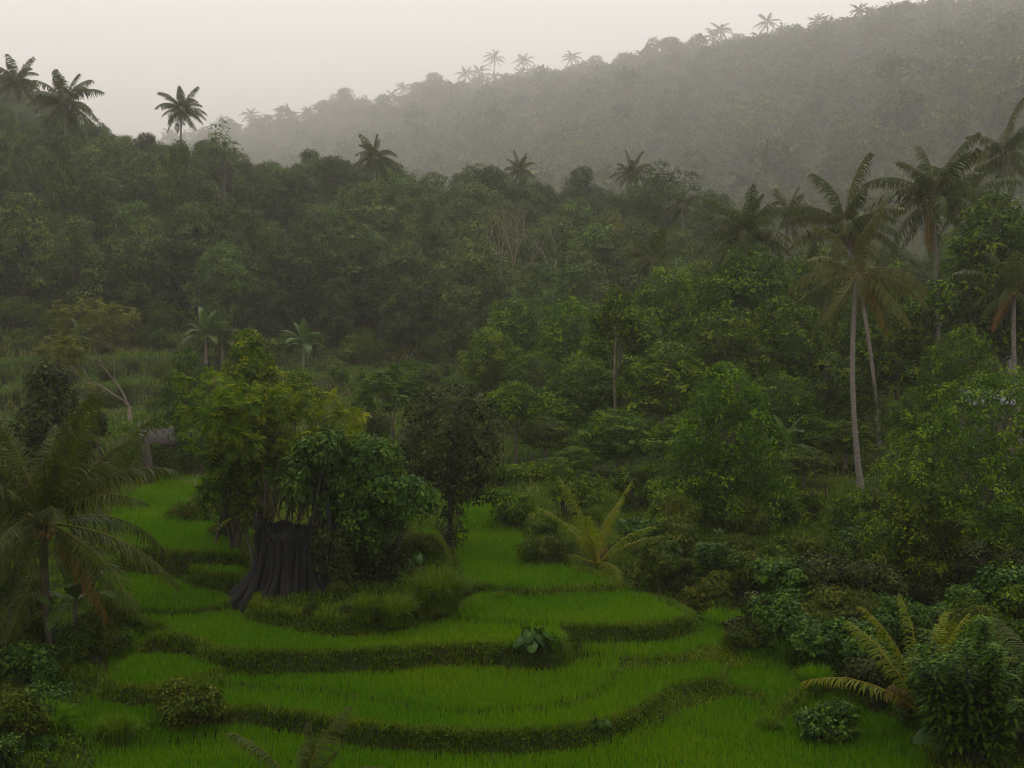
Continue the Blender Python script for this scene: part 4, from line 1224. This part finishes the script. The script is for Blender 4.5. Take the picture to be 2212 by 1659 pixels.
# the tangle of shrubs that covers the banks and the wood's edge
BUSH = []
for i, (mat, L, asp, ncl, nl, dr) in enumerate([('vine_leaf', .15, .7, 380, 13, .5), ('bright_leaf', .19, .40, 360, 12, .7), ('dark_leaf', .15, .5, 400, 13, .5), ('scrub', .14, .4, 380, 13, .6), ('bright_leaf', .13, .55, 440, 14, .4), ('scrub', .21, .28, 330, 12, .9)]):
    o = bush_on("leafy_bush", "x", (0, 0, 1.0), (1.1, 1.0, 1.05), mat, 900 + i, ncl, 12, L, asp, .3, dr, nl, "bush", base=(0, 0, 0))
    BUSH.append([c.data for c in sorted(o.children, key=lambda c: c.name.startswith("foliage"))])
    for c in list(o.children): bpy.data.objects.remove(c)
    bpy.data.objects.remove(o)
def tangle(poly, n, mind, hr, label, group, seed, kinds=None, ys=(40, 205)):
    g = np.random.default_rng(seed)
    poly = np.array(poly, float); lo, hi = poly.min(0), poly.max(0)
    got = []
    for _ in range(n * 40):
        u, v = g.uniform(lo[0], hi[0]), g.uniform(lo[1], hi[1])
        if signed_dist(np.array([u]), np.array([v]), poly)[0] <= 0: continue
        if abs(u - 1290) < 95 and 1090 < v < 1330: continue
        p = hit(u, v)
        if any((p[0] - q[0]) ** 2 + (p[1] - q[1]) ** 2 < mind ** 2 for q in got): continue
        got.append(p)
        h = g.uniform(*hr); k = int(g.choice(kinds)) if kinds else int(g.integers(len(BUSH)))
        w = h * g.uniform(.42, .75)
        put_tree("leafy_bush", BUSH[k], (p[0], p[1], p[2] - .08), g.uniform(0, 6.28), (w, w, h / 2.0), label if isinstance(label, str) else label(u, v, k), "bush", group, parts=("stem", "foliage"))
        if len(got) >= n: break
tangle([(1150, 1200), (1330, 1250), (1480, 1320), (1700, 1420), (1760, 1490), (1960, 1580), (2260, 1560), (2260, 1150), (1700, 1110), (1300, 1080), (1060, 1090)], 95, 1.0, (.8, 2.3),
       lambda u, v, k: "%s bush in the right bank's tangle, %s" % (("round-leaved glossy", "long-leaved bright", "dark", "scrubby", "fine-leaved green", "straggly olive")[k],
                                                                   "behind the young palm" if u < 1400 else "below the cone-shaped tree" if u < 1640 else "below the tall palm" if u < 1880 else "under the right-edge tree" if v < 1400 else "by the lower right palms"),
       "bushes tangled on the right bank", 950)
tangle([(-30, 1300), (200, 1380), (220, 1500), (130, 1660), (-40, 1700)], 16, .9, (.6, 1.5), "weedy bush in the dark tangle at the lower left", "bushes tangled at the lower left", 951, (0, 3, 5))
tangle([(200, 960), (480, 940), (470, 1060), (300, 1000), (200, 1040), (130, 1000)], 14, 1.3, (.9, 2.2), "green bush crowding round the field shed", "bushes round the field shed", 952, (1, 3, 4))
tangle([(520, 1310), (700, 1345), (900, 1335), (990, 1290), (930, 1230), (760, 1260), (560, 1250)], 8, 1.0, (.45, .9), "dark low bush on the bank at the stump's foot", "bushes at the stump's foot", 953, (0, 2, 3))
tangle([(0, 660), (420, 690), (700, 735), (980, 740), (980, 790), (700, 800), (430, 770), (0, 730)], 48, 2.6, (1.6, 4.2), "hazy bush at the foot of the wood beyond the meadow", "hazy bushes at the foot of the wood", 954, (1, 3, 4, 5))
tangle([(680, 790), (980, 790), (980, 830), (720, 850)], 20, 2.0, (1.0, 1.9), "low pale crop shrub in the far meadow", "crop shrubs in the far meadow", 955, (1, 4))
tangle([(420, 800), (860, 860), (900, 1010), (700, 1020), (440, 930), (300, 860)], 11, 3.4, (.9, 2.4), "bush dotted over the middle meadow", "bushes dotted over the middle meadow", 956, (1, 3, 4, 5))

tangle([(-20, 690), (180, 690), (420, 760), (420, 850), (330, 900), (-20, 880)], 46, 2.0, (.9, 2.6), "scrubby bush on the old stepped terraces at left", "bushes on the old stepped terraces", 957, (3, 5))

# tiered shrubs: upright stems ringed with fern-like whorls
def whorl_shrub(label, p, h, w, seed, nst=9, mat='bright_leaf', L=.34, group=None):
    g = np.random.default_rng(seed)
    sm, lm = MB(), MB()
    for i in range(nst):
        az = g.uniform(0, 6.28); r = w * .5 * math.sqrt(g.uniform(.02, 1))
        hh = h * g.uniform(.62, 1.0) * (1 - .25 * r / (w * .5))
        s = np.linspace(0, 1, 8)
        pts = np.stack([math.cos(az) * r * s ** .8, math.sin(az) * r * s ** .8, -.15 + hh * s], -1)
        v, q = tube(pts, .04 * (1 - .7 * s), 5); sm.add(v, q)
        lev = int(9 + hh * 3)
        zz = np.linspace(.30, 1.0, lev)
        P = np.stack([np.interp(zz, s, pts[:, k]) for k in range(3)], -1)
        ll = L * (1.2 - .6 * ((zz - .3) / .7))
        for pp, l_ in zip(P, ll):
            n = 9
            a = g.uniform(0, 6.28) + np.arange(n) / n * 6.28 + g.normal(0, .2, n)
            d = np.stack([np.cos(a), np.sin(a), g.normal(.25, .2, n)], -1)
            for f0 in (0.0, .55):
                pos = pp + d * l_ * f0 + np.array([0, 0, -.25 * l_ * f0])
                v, q = leaf_quads(pos, d + np.array([0, 0, -.5 * f0 - .1]), norm(np.array([0, 0, 1.]) + .3 * rand_dirs(n, g)), l_ * g.uniform(.8, 1.1, n), l_ * .42 * g.uniform(.8, 1.1, n))
                lm.add(v, q, c=np.repeat(np.clip(g.normal(.55, .2, n), 0, 1), 4))
    return put_tree("whorled_shrub", (sm.mesh("whorl_stems", M['bark']), lm.mesh("whorl_leaves", M[mat])), tuple(p), 0, 1, label, "shrub", group, parts=("stem", "foliage"))
whorl_shrub("tall whorl-leaved shrub in front of the broad bright tree", hit(1545, 1290), 3.1, 2.3, 501, 12, 'vine_leaf')
whorl_shrub("upright fern-like shrub left of the broad bright tree's trunk", hit(1440, 1270), 2.6, 1.3, 502, 7, 'vine_leaf')
whorl_shrub("leggy fern-like shrub on the right bank above the round-leaved bush", hit(1640, 1300), 2.4, 1.8, 503, 8, 'vine_leaf')
whorl_shrub("pale upright shrub among the right-bank bushes below the tall palm", hit(1800, 1290), 3.0, 1.7, 504, 8, 'bright_leaf')
whorl_shrub("tallest dark whorl-leaved shrub at the lower right", hit(2095, 1650), 4.8, 3.9, 505, 22, 'vine_leaf', .36)
whorl_shrub("small whorl-leaved shrub by the arching young palm", hit(1910, 1500), 1.9, .9, 506, 4, 'vine_leaf', .28)
whorl_shrub("leafy shrub cut by the right edge beside the tallest whorled one", hit(2240, 1600), 3.6, 1.8, 507, 9, 'vine_leaf')

# ------------------------------------------------------------------ grass clumps
def grass_clump(label, u, vb, h, w, n, seed, mat='weeds', group=None):
    g = np.random.default_rng(seed)
    p = hit(u, vb); n = int(n * 1.5)
    mb = MB()
    a = g.uniform(0, 6.28, n); r = w * .35 * np.sqrt(g.uniform(0, 1, n))
    hh = h * g.uniform(.6, 1.1, n); lean = np.abs(g.normal(.45, .22, n))
    d = norm(np.stack([np.cos(a) + g.normal(0, .4, n), np.sin(a) + g.normal(0, .4, n), 0 * a], -1))
    s = np.stack([-d[:, 1], d[:, 0], 0 * a], -1)
    tw = g.uniform(-1, 1, n)[:, None]; s = norm(s + d * tw * .6)
    P = np.stack([r * np.cos(a), r * np.sin(a), 0 * a - .05], -1)
    k = [0, .35, .65, .85, 1.0]
    rows = []
    for t in k:
        z = hh * (t - .62 * lean * t ** 3.2); o = hh * lean * (t ** 2) * .9
        c_ = P + d * o[:, None] + np.array([0, 0, 1.]) * z[:, None]
        wd = (.017 * (1 - t ** 2) + .003)
        rows += [c_ - s * wd, c_ + s * wd]
    v = np.stack(rows, 1)
    b_ = np.arange(n)[:, None] * 10
    q = np.concatenate([b_ + np.array([[2 * i, 2 * i + 1, 2 * i + 3, 2 * i + 2]]) for i in range(4)])
    mb.add(v.reshape(-1, 3), q, c=np.repeat(np.clip(g.normal(.5, .2, n), 0, 1), 10))
    o = link("grass_clump", mb.mesh("grass_clump", M[mat]), None, p)
    return tag(o, label, "grass clump", group)
grass_clump("big arching clump of tall reed grass right of the stump", 945, 1325, 1.75, 2.2, 900, 601, 'weeds')
grass_clump("shaggy hanging grass under the creeper mound", 850, 1345, 1.2, 1.8, 500, 602)
grass_clump("narrow grass clump at the foot of the creeper mound", 790, 1350, 1.1, 1.0, 300, 603)
grass_clump("upright grass tuft behind the taro plant on the main terrace bank", 1180, 1400, .95, 1.0, 320, 604, 'rice')
grass_clump("arching grass clump at the lower left corner", 110, 1590, 1.25, 1.1, 380, 605, 'rice')
grass_clump("tall grass clump crowning the lower left bank", 400, 1520, 1.1, 1.9, 520, 606)
grass_clump("rough grass beside the small left paddy", 250, 1600, .9, 1.2, 260, 607)
grass_clump("long grass on the right paddy verge by the weedy clump", 1700, 1420, 1.0, 1.6, 380, 608, 'rice')
grass_clump("long grass fringing the upper right paddy edge", 1560, 1360, .9, 1.6, 340, 609, 'rice')
grass_clump("pale grass tuft in the middle of the central paddy", 1085, 1300, .55, .6, 140, 610)
grass_clump("grass tuft at the young palm's foot", 1150, 1215, .8, .9, 220, 611, 'rice')
grass_clump("grass clump under the creeper bush on the right bank", 1760, 1480, .9, 1.2, 260, 612, 'rice')
grass_clump("yellowish grass on the berm of the front right paddy", 1660, 1580, .5, 1.0, 260, 613)
grass_clump("grass clump on the knoll right of the stump", 915, 1170, .7, 1.1, 260, 614, 'rice')

# ------------------------------------------------------------------ banana and taro
def blade_leaf(L, W, e0, bend, g, mat, name, tears=True):
    n = 14
    t = np.linspace(0, 1, n)
    ang = R(e0) - R(bend) * t ** 1.4
    ds = L / (n - 1)
    px = np.concatenate([[0], np.cumsum(np.cos(ang[:-1]) * ds)]); pz = np.concatenate([[0], np.cumsum(np.sin(ang[:-1]) * ds)])
    pet = .16
    prof = np.where(t < pet, .03, np.sin(np.pi * np.clip((t - pet) / (1 - pet), 0, 1) ** .75) ** .6)
    w = W * .5 * prof + .015
    mb = MB()
    for sgn in (-1, 1):
        for i in range(n - 1):
            gap = .12 * ds if (tears and g.uniform() < .45) else 0
            dr = g.uniform(.1, .5)
            a0 = np.array([px[i], 0, pz[i]]); a1 = np.array([px[i + 1], 0, pz[i + 1]])
            b0 = a0 + np.array([gap, sgn * w[i], .12 * w[i] - dr * w[i] * .6]); b1 = a1 + np.array([-gap, sgn * w[i + 1], .12 * w[i + 1] - dr * w[i + 1] * .6])
            m0 = (a0 + b0) / 2 + np.array([0, 0, .14 * w[i]]); m1 = (a1 + b1) / 2 + np.array([0, 0, .14 * w[i + 1]])
            mb.add([a0, a1, m1, m0, b1, b0], [(0, 1, 2, 3), (3, 2, 4, 5)], c=np.clip(g.normal(.5, .12), 0, 1))
    v, q = tube(np.stack([px, 0 * px, pz + .005], -1), np.linspace(.035, .006, n), 5); mb.add(v, q, c=.9)
    return mb.mesh(name, M[mat])
bg = np.random.default_rng(71)
BAN = [[blade_leaf(2.3, .62, e, b_, bg, 'banana_leaf', "banana_blade") for _ in range(2)] for e, b_ in ((80, 50), (60, 85), (40, 95), (15, 80))]
def banana(label, p, s, seed, n=8):
    g = np.random.default_rng(seed)
    e = bpy.data.objects.new("banana_plant", None); COL.objects.link(e); e.location = p
    tag(e, label, "banana plant")
    mb = MB(); k = np.linspace(0, 1, 6)
    v, q = tube(np.stack([.08 * k, .05 * k, -.15 + 2.0 * s * k], -1), (.14 - .06 * k) * s, 8); mb.add(v, q)
    link("stem", mb.mesh("banana_stem", M['pale_bark']), e)
    for i in range(n):
        az = i * 2.4 + g.uniform(-.3, .3)
        c = min(3, int(i / n * 4.3))
        o = link("leaf", BAN[c][i % 2], e, (.08, .05, 1.8 * s), az, s * g.uniform(.85, 1.1))
banana("banana plant with tattered leaves by the left meadow", hit(445, 790, 100), 1.7, 1, 13)
banana("second banana plant of the pair by the left meadow", hit(480, 795, 100), 1.5, 11, 11)
banana("ragged banana plant alone at the meadow's far edge", hit(655, 800, 100), 1.7, 2, 11)
banana("distant banana plant left of the thin yellowing tree", hit(172, 770, 100), 1.2, 3, 7)
banana("dark banana plant behind the big left palm's trunk", hit(160, 1420), 1.0, 4, 8)
banana("banana plant at the left edge with wide shaded leaves", hit(20, 1420), 1.0, 5, 8)
banana("small banana plant deep in the right-hand shade", foot(1700, 86), 1.0, 6, 7)
banana("banana plant hidden among trees right of the mango tree", foot(1515, 82), .9, 7, 6)

def heart_leaf(L, g, name):
    n = 20
    t = np.arange(n) / n * 2 * np.pi
    rad = L * .5 * (1 - .35 * np.cos(t) ** 1 * 0 + .0)
    x = L * .5 * np.cos(t) * (1 + .25 * (np.cos(t) > 0)) ; y = L * .42 * np.sin(t) * (1 - .15 * np.cos(t))
    notch = np.exp(-((np.abs(t - np.pi)) / .35) ** 2); x = x + notch * L * .34
    z = -.10 * L * (np.abs(y) / (.42 * L)) ** 2 - .16 * L * (x / L + .1) ** 2 + .02 * L * np.cos(t * 9)
    mid = np.stack([x * .5, y * .5, z * .4 + .02 * L], -1)
    v = np.concatenate([[[-.12 * L, 0, 0.02 * L]], mid, np.stack([x, y, z], -1)])
    j = np.arange(n); k = (j + 1) % n
    tr = np.stack([0 * j, 1 + j, 1 + k], -1); q = np.stack([1 + j, 1 + n + j, 1 + n + k, 1 + k], -1)
    mb = MB(); mb.add(v, q, tr, c=np.concatenate([[.8], np.full(n, .55), np.full(n, .4)]) + g.normal(0, .05, 2 * n + 1))
    return mb.mesh(name, M['taro_leaf'])
HEART = [heart_leaf(.55, bg, "heart_leaf") for _ in range(3)]
def taro(label, p, s, n, seed):
    g = np.random.default_rng(seed)
    e = bpy.data.objects.new("taro_plant", None); COL.objects.link(e); e.location = p
    tag(e, label, "taro plant")
    for i in range(n):
        az = i * 2.4 + g.uniform(-.4, .4); r = s * g.uniform(.25, .6); h = s * g.uniform(.5, 1.25)
        tip = np.array([math.cos(az) * r, math.sin(az) * r, h])
        k = np.linspace(0, 1, 6)[:, None]
        pts = tip * k * np.array([1, 1, 1]) + np.array([0, 0, .25 * s]) * np.sin(np.pi * k)
        pts[:, :2] *= k ** .7
        mb = MB(); v, q = tube(pts, np.linspace(.025, .012, 6) * s, 5); mb.add(v, q, c=.7)
        o = link("leaf_stalk", mb.mesh("leaf_stalk", M['taro_leaf']), e)
        lf = link("leaf", HEART[i % 3], e, tip + np.array([math.cos(az), math.sin(az), 0]) * .06 * s)
        lf.rotation_euler = (g.normal(0, .25), g.uniform(.5, 1.25), az)
        lf.scale = (s * g.uniform(.8, 1.15),) * 3
taro("large taro plant with drooping heart-shaped leaves on the main terrace bank", hit(1150, 1432), .9, 13, 1)
taro("bluish taro plant in the hollow right of the stump", hit(885, 1250), .95, 6, 2)
taro("broad-leaved taro plant at the lower right corner", hit(2030, 1660), 1.25, 9, 3)
taro("tiny pale taro plant on the front terrace bank", hit(1295, 1612), .5, 6, 4)
taro("taro plant at the lower left frame edge", hit(10, 1620), 1.0, 6, 5)

# ------------------------------------------------------------------ the shed
def box(c, s, rot=None):
    x, y, z = np.array(s) / 2.0
    v = np.array([(sx * x, sy * y, sz * z) for sz in (-1, 1) for sy in (-1, 1) for sx in (-1, 1)])
    if rot is not None: v = v @ np.array(rot).T
    q = [(0, 2, 3, 1), (4, 5, 7, 6), (0, 1, 5, 4), (2, 6, 7, 3), (0, 4, 6, 2), (1, 3, 7, 5)]
    return v + np.array(c), q
hp_ = hit(368, 1012)
e = bpy.data.objects.new("field_shed", None); COL.objects.link(e); e.location = hp_
tag(e, "low rickety field shed with rusty corrugated roof and dark tarpaulin sides", "shed")
def part(name, mat, shapes, flat=True):
    mb = MB()
    for v, q in shapes: mb.add(v, q)
    return link(name, mb.mesh("shed_" + name, M[mat], flat), e)
W2 = 1.75
for x, y in ((-W2, -1), (W2, -1), (-W2, 1.2), (W2, 1.2), (.35, -1)):
    part("post", 'bark', [box((x, y, .85), (.12, .12, 2.1))])
for i in range(9):                                        # roof sheets, each one corrugated
    x0 = -W2 - .3 + i * .46
    nx_ = 13
    xs = np.linspace(0, .47, nx_); zs = .022 * np.sin(xs / .47 * 2 * np.pi * 4)
    tilt = .02 * math.sin(i * 2.3)
    f = np.stack([x0 + xs, np.full(nx_, -1.45), 1.70 + zs + tilt], -1); b_ = np.stack([x0 + xs, np.full(nx_, 1.5), 2.45 + zs - tilt], -1)
    j = np.arange(nx_ - 1)
    mb = MB(); mb.add(np.concatenate([f, b_]), np.stack([j, j + 1, nx_ + j + 1, nx_ + j], -1))
    o = link("roof_sheet", mb.mesh("shed_roof_sheet", M['rust']), e)
    sm_ = o.modifiers.new("thick", 'SOLIDIFY'); sm_.thickness = .006
part("tarpaulin", 'tarp', [box((-.55, -1.08, .5), (2.35, .03, 1.1)), box((1.15, -1.09, .62), (1.1, .03, .8))])
part("back_wall", 'tarp', [box((0, 1.28, .8), (3.5, .04, 1.4))])
part("side_wall", 'tarp', [box((-W2 - .08, .1, .7), (.03, 2.1, 1.3))])
part("beam", 'bark', [box((0, -1.1, 1.56), (3.7, .1, .1))])
mb = MB(); v, q = tube([(0, 0, 0), (0, 0, .28), (0, 0, .40), (0, 0, .44)], [.13, .14, .11, .03], 9); mb.add(v, q)
tag(link("blue_jerrycan", mb.mesh("blue_jerrycan", M['blue']), None, hp_ + np.array([1.55, -1.3, .75])), "blue plastic can hanging at the shed's right corner", "can")
mb = MB(); v, q = tube([(0, 0, 0), (.02, 0, .22), (.0, 0, .42), (.03, 0, .5)], [.02, .13, .10, .02], 8); mb.add(v, q)
tag(link("orange_bag", mb.mesh("orange_bag", M['orange']), None, hp_ + np.array([2.1, -1.3, .55])), "orange bag hanging right of the shed", "bag")

bank_bush(330, 1040, 90, 75, 'scrub', "scrubby bush screening the shed's left front", 480, .15, .5, 260)
bank_bush(420, 1035, 90, 60, 'scrub', "scrubby bush screening the shed's right front", 481, .15, .5, 260)
bank_bush(365, 985, 110, 60, 'bright_leaf', "green creeper bush hanging over the shed's roof edge", 482, .16, .5, 260)
# old grey stump post by the shed
mb = MB(); k = np.linspace(0, 1, 8)
v, q = tube(np.stack([-.1 + .15 * np.sin(k * 4), 0 * k, -.2 + 2.6 * k], -1), .30 - .12 * k + .05 * np.sin(k * 9), 9); mb.add(v, q)
tag(link("dead_snag", mb.mesh("dead_snag", M['bark']), None, hit(322, 1050)), "pale broken trunk standing at the shed's left end", "tree trunk")
branching("bare_shrub", "small leafless white-twigged shrub in front of the shed", 440, 80, 985, 701, False, levels=4, spread=.8, r0=.05, wood_mat='twig', cat="shrub", loc=hit(432, 1090), hm=2.2, up=.1)

# ------------------------------------------------------------------ bare poles, trunks and fallen branch on the right
def pole(name, label, u, vb, vt, r, mat, lean=.0, cat="tree trunk", Y=None):
    p = hit(u, vb) if Y is None else foot(u, Y)
    h = at(u, vt, p[1])[2] - p[2]
    k = np.linspace(0, 1, 9)
    mb = MB(); v, q = tube(np.stack([lean * k + .06 * np.sin(k * 5), 0 * k, -.2 + (h + .2) * k], -1), r * (1 - .45 * k), 8); mb.add(v, q)
    return tag(link(name, mb.mesh(name, M[mat]), None, p), label, cat)
own_tree(1330, 97, 615, 130, "slender tree with tall bare grey trunk rising out of the grove", 'bright_leaf', 131, nl=8, ncl=420, nleaf=14, L=.24, crad=.42, base=.72, flat=.6, bark='pale_bark', r=.13)
pole("dead_sapling", "thin reddish dead sapling in the shade left of the tall palm", 1765, 1085, 1010, .06, 'dead_stem', -.15)
pole("dead_sapling", "shorter reddish dead sapling beside the thin one", 1780, 1085, 1040, .06, 'dead_stem', .1)
p = hit(1585, 1135)
k = np.linspace(0, 1, 9)
mb = MB(); v, q = tube(np.stack([2.6 * k, -.3 * k, 1.0 + .35 * np.sin(k * 3.3) - 1.0 * k ** 2], -1), .05 * (1 - .6 * k), 6); mb.add(v, q)
tag(link("fallen_branch", mb.mesh("fallen_branch", M['pale_bark']), None, p), "pale bent bough reaching right from the broad bright tree's trunk", "branch")
# glimpse of a pale roof behind the right-edge tree
hp2 = foot(2160, 70)
e = bpy.data.objects.new("small_house", None); COL.objects.link(e); e.location = hp2
tag(e, "small house with pale tin roof glimpsed through the right-edge tree", "house")
zr = at(2160, 852, 70)[2] - hp2[2]
mb = MB(); v, q = box((0, 2, zr * .5 - .6), (2.2, 2.4, zr - 1.4)); mb.add(v, q); link("wall", mb.mesh("house_wall", M['bark'], True), e)
mb = MB()
v = np.array([(-1.3, .5, zr - .55), (1.3, .5, zr - .55), (1.3, 2, zr + .1), (-1.3, 2, zr + .1), (1.3, 3.5, zr - .55), (-1.3, 3.5, zr - .55)])
mb.add(v, [(0, 1, 2, 3), (3, 2, 4, 5)], c=.5)
o = link("roof", mb.mesh("house_roof", M['roofwhite'], True), e); sm_ = o.modifiers.new("thick", 'SOLIDIFY'); sm_.thickness = .04
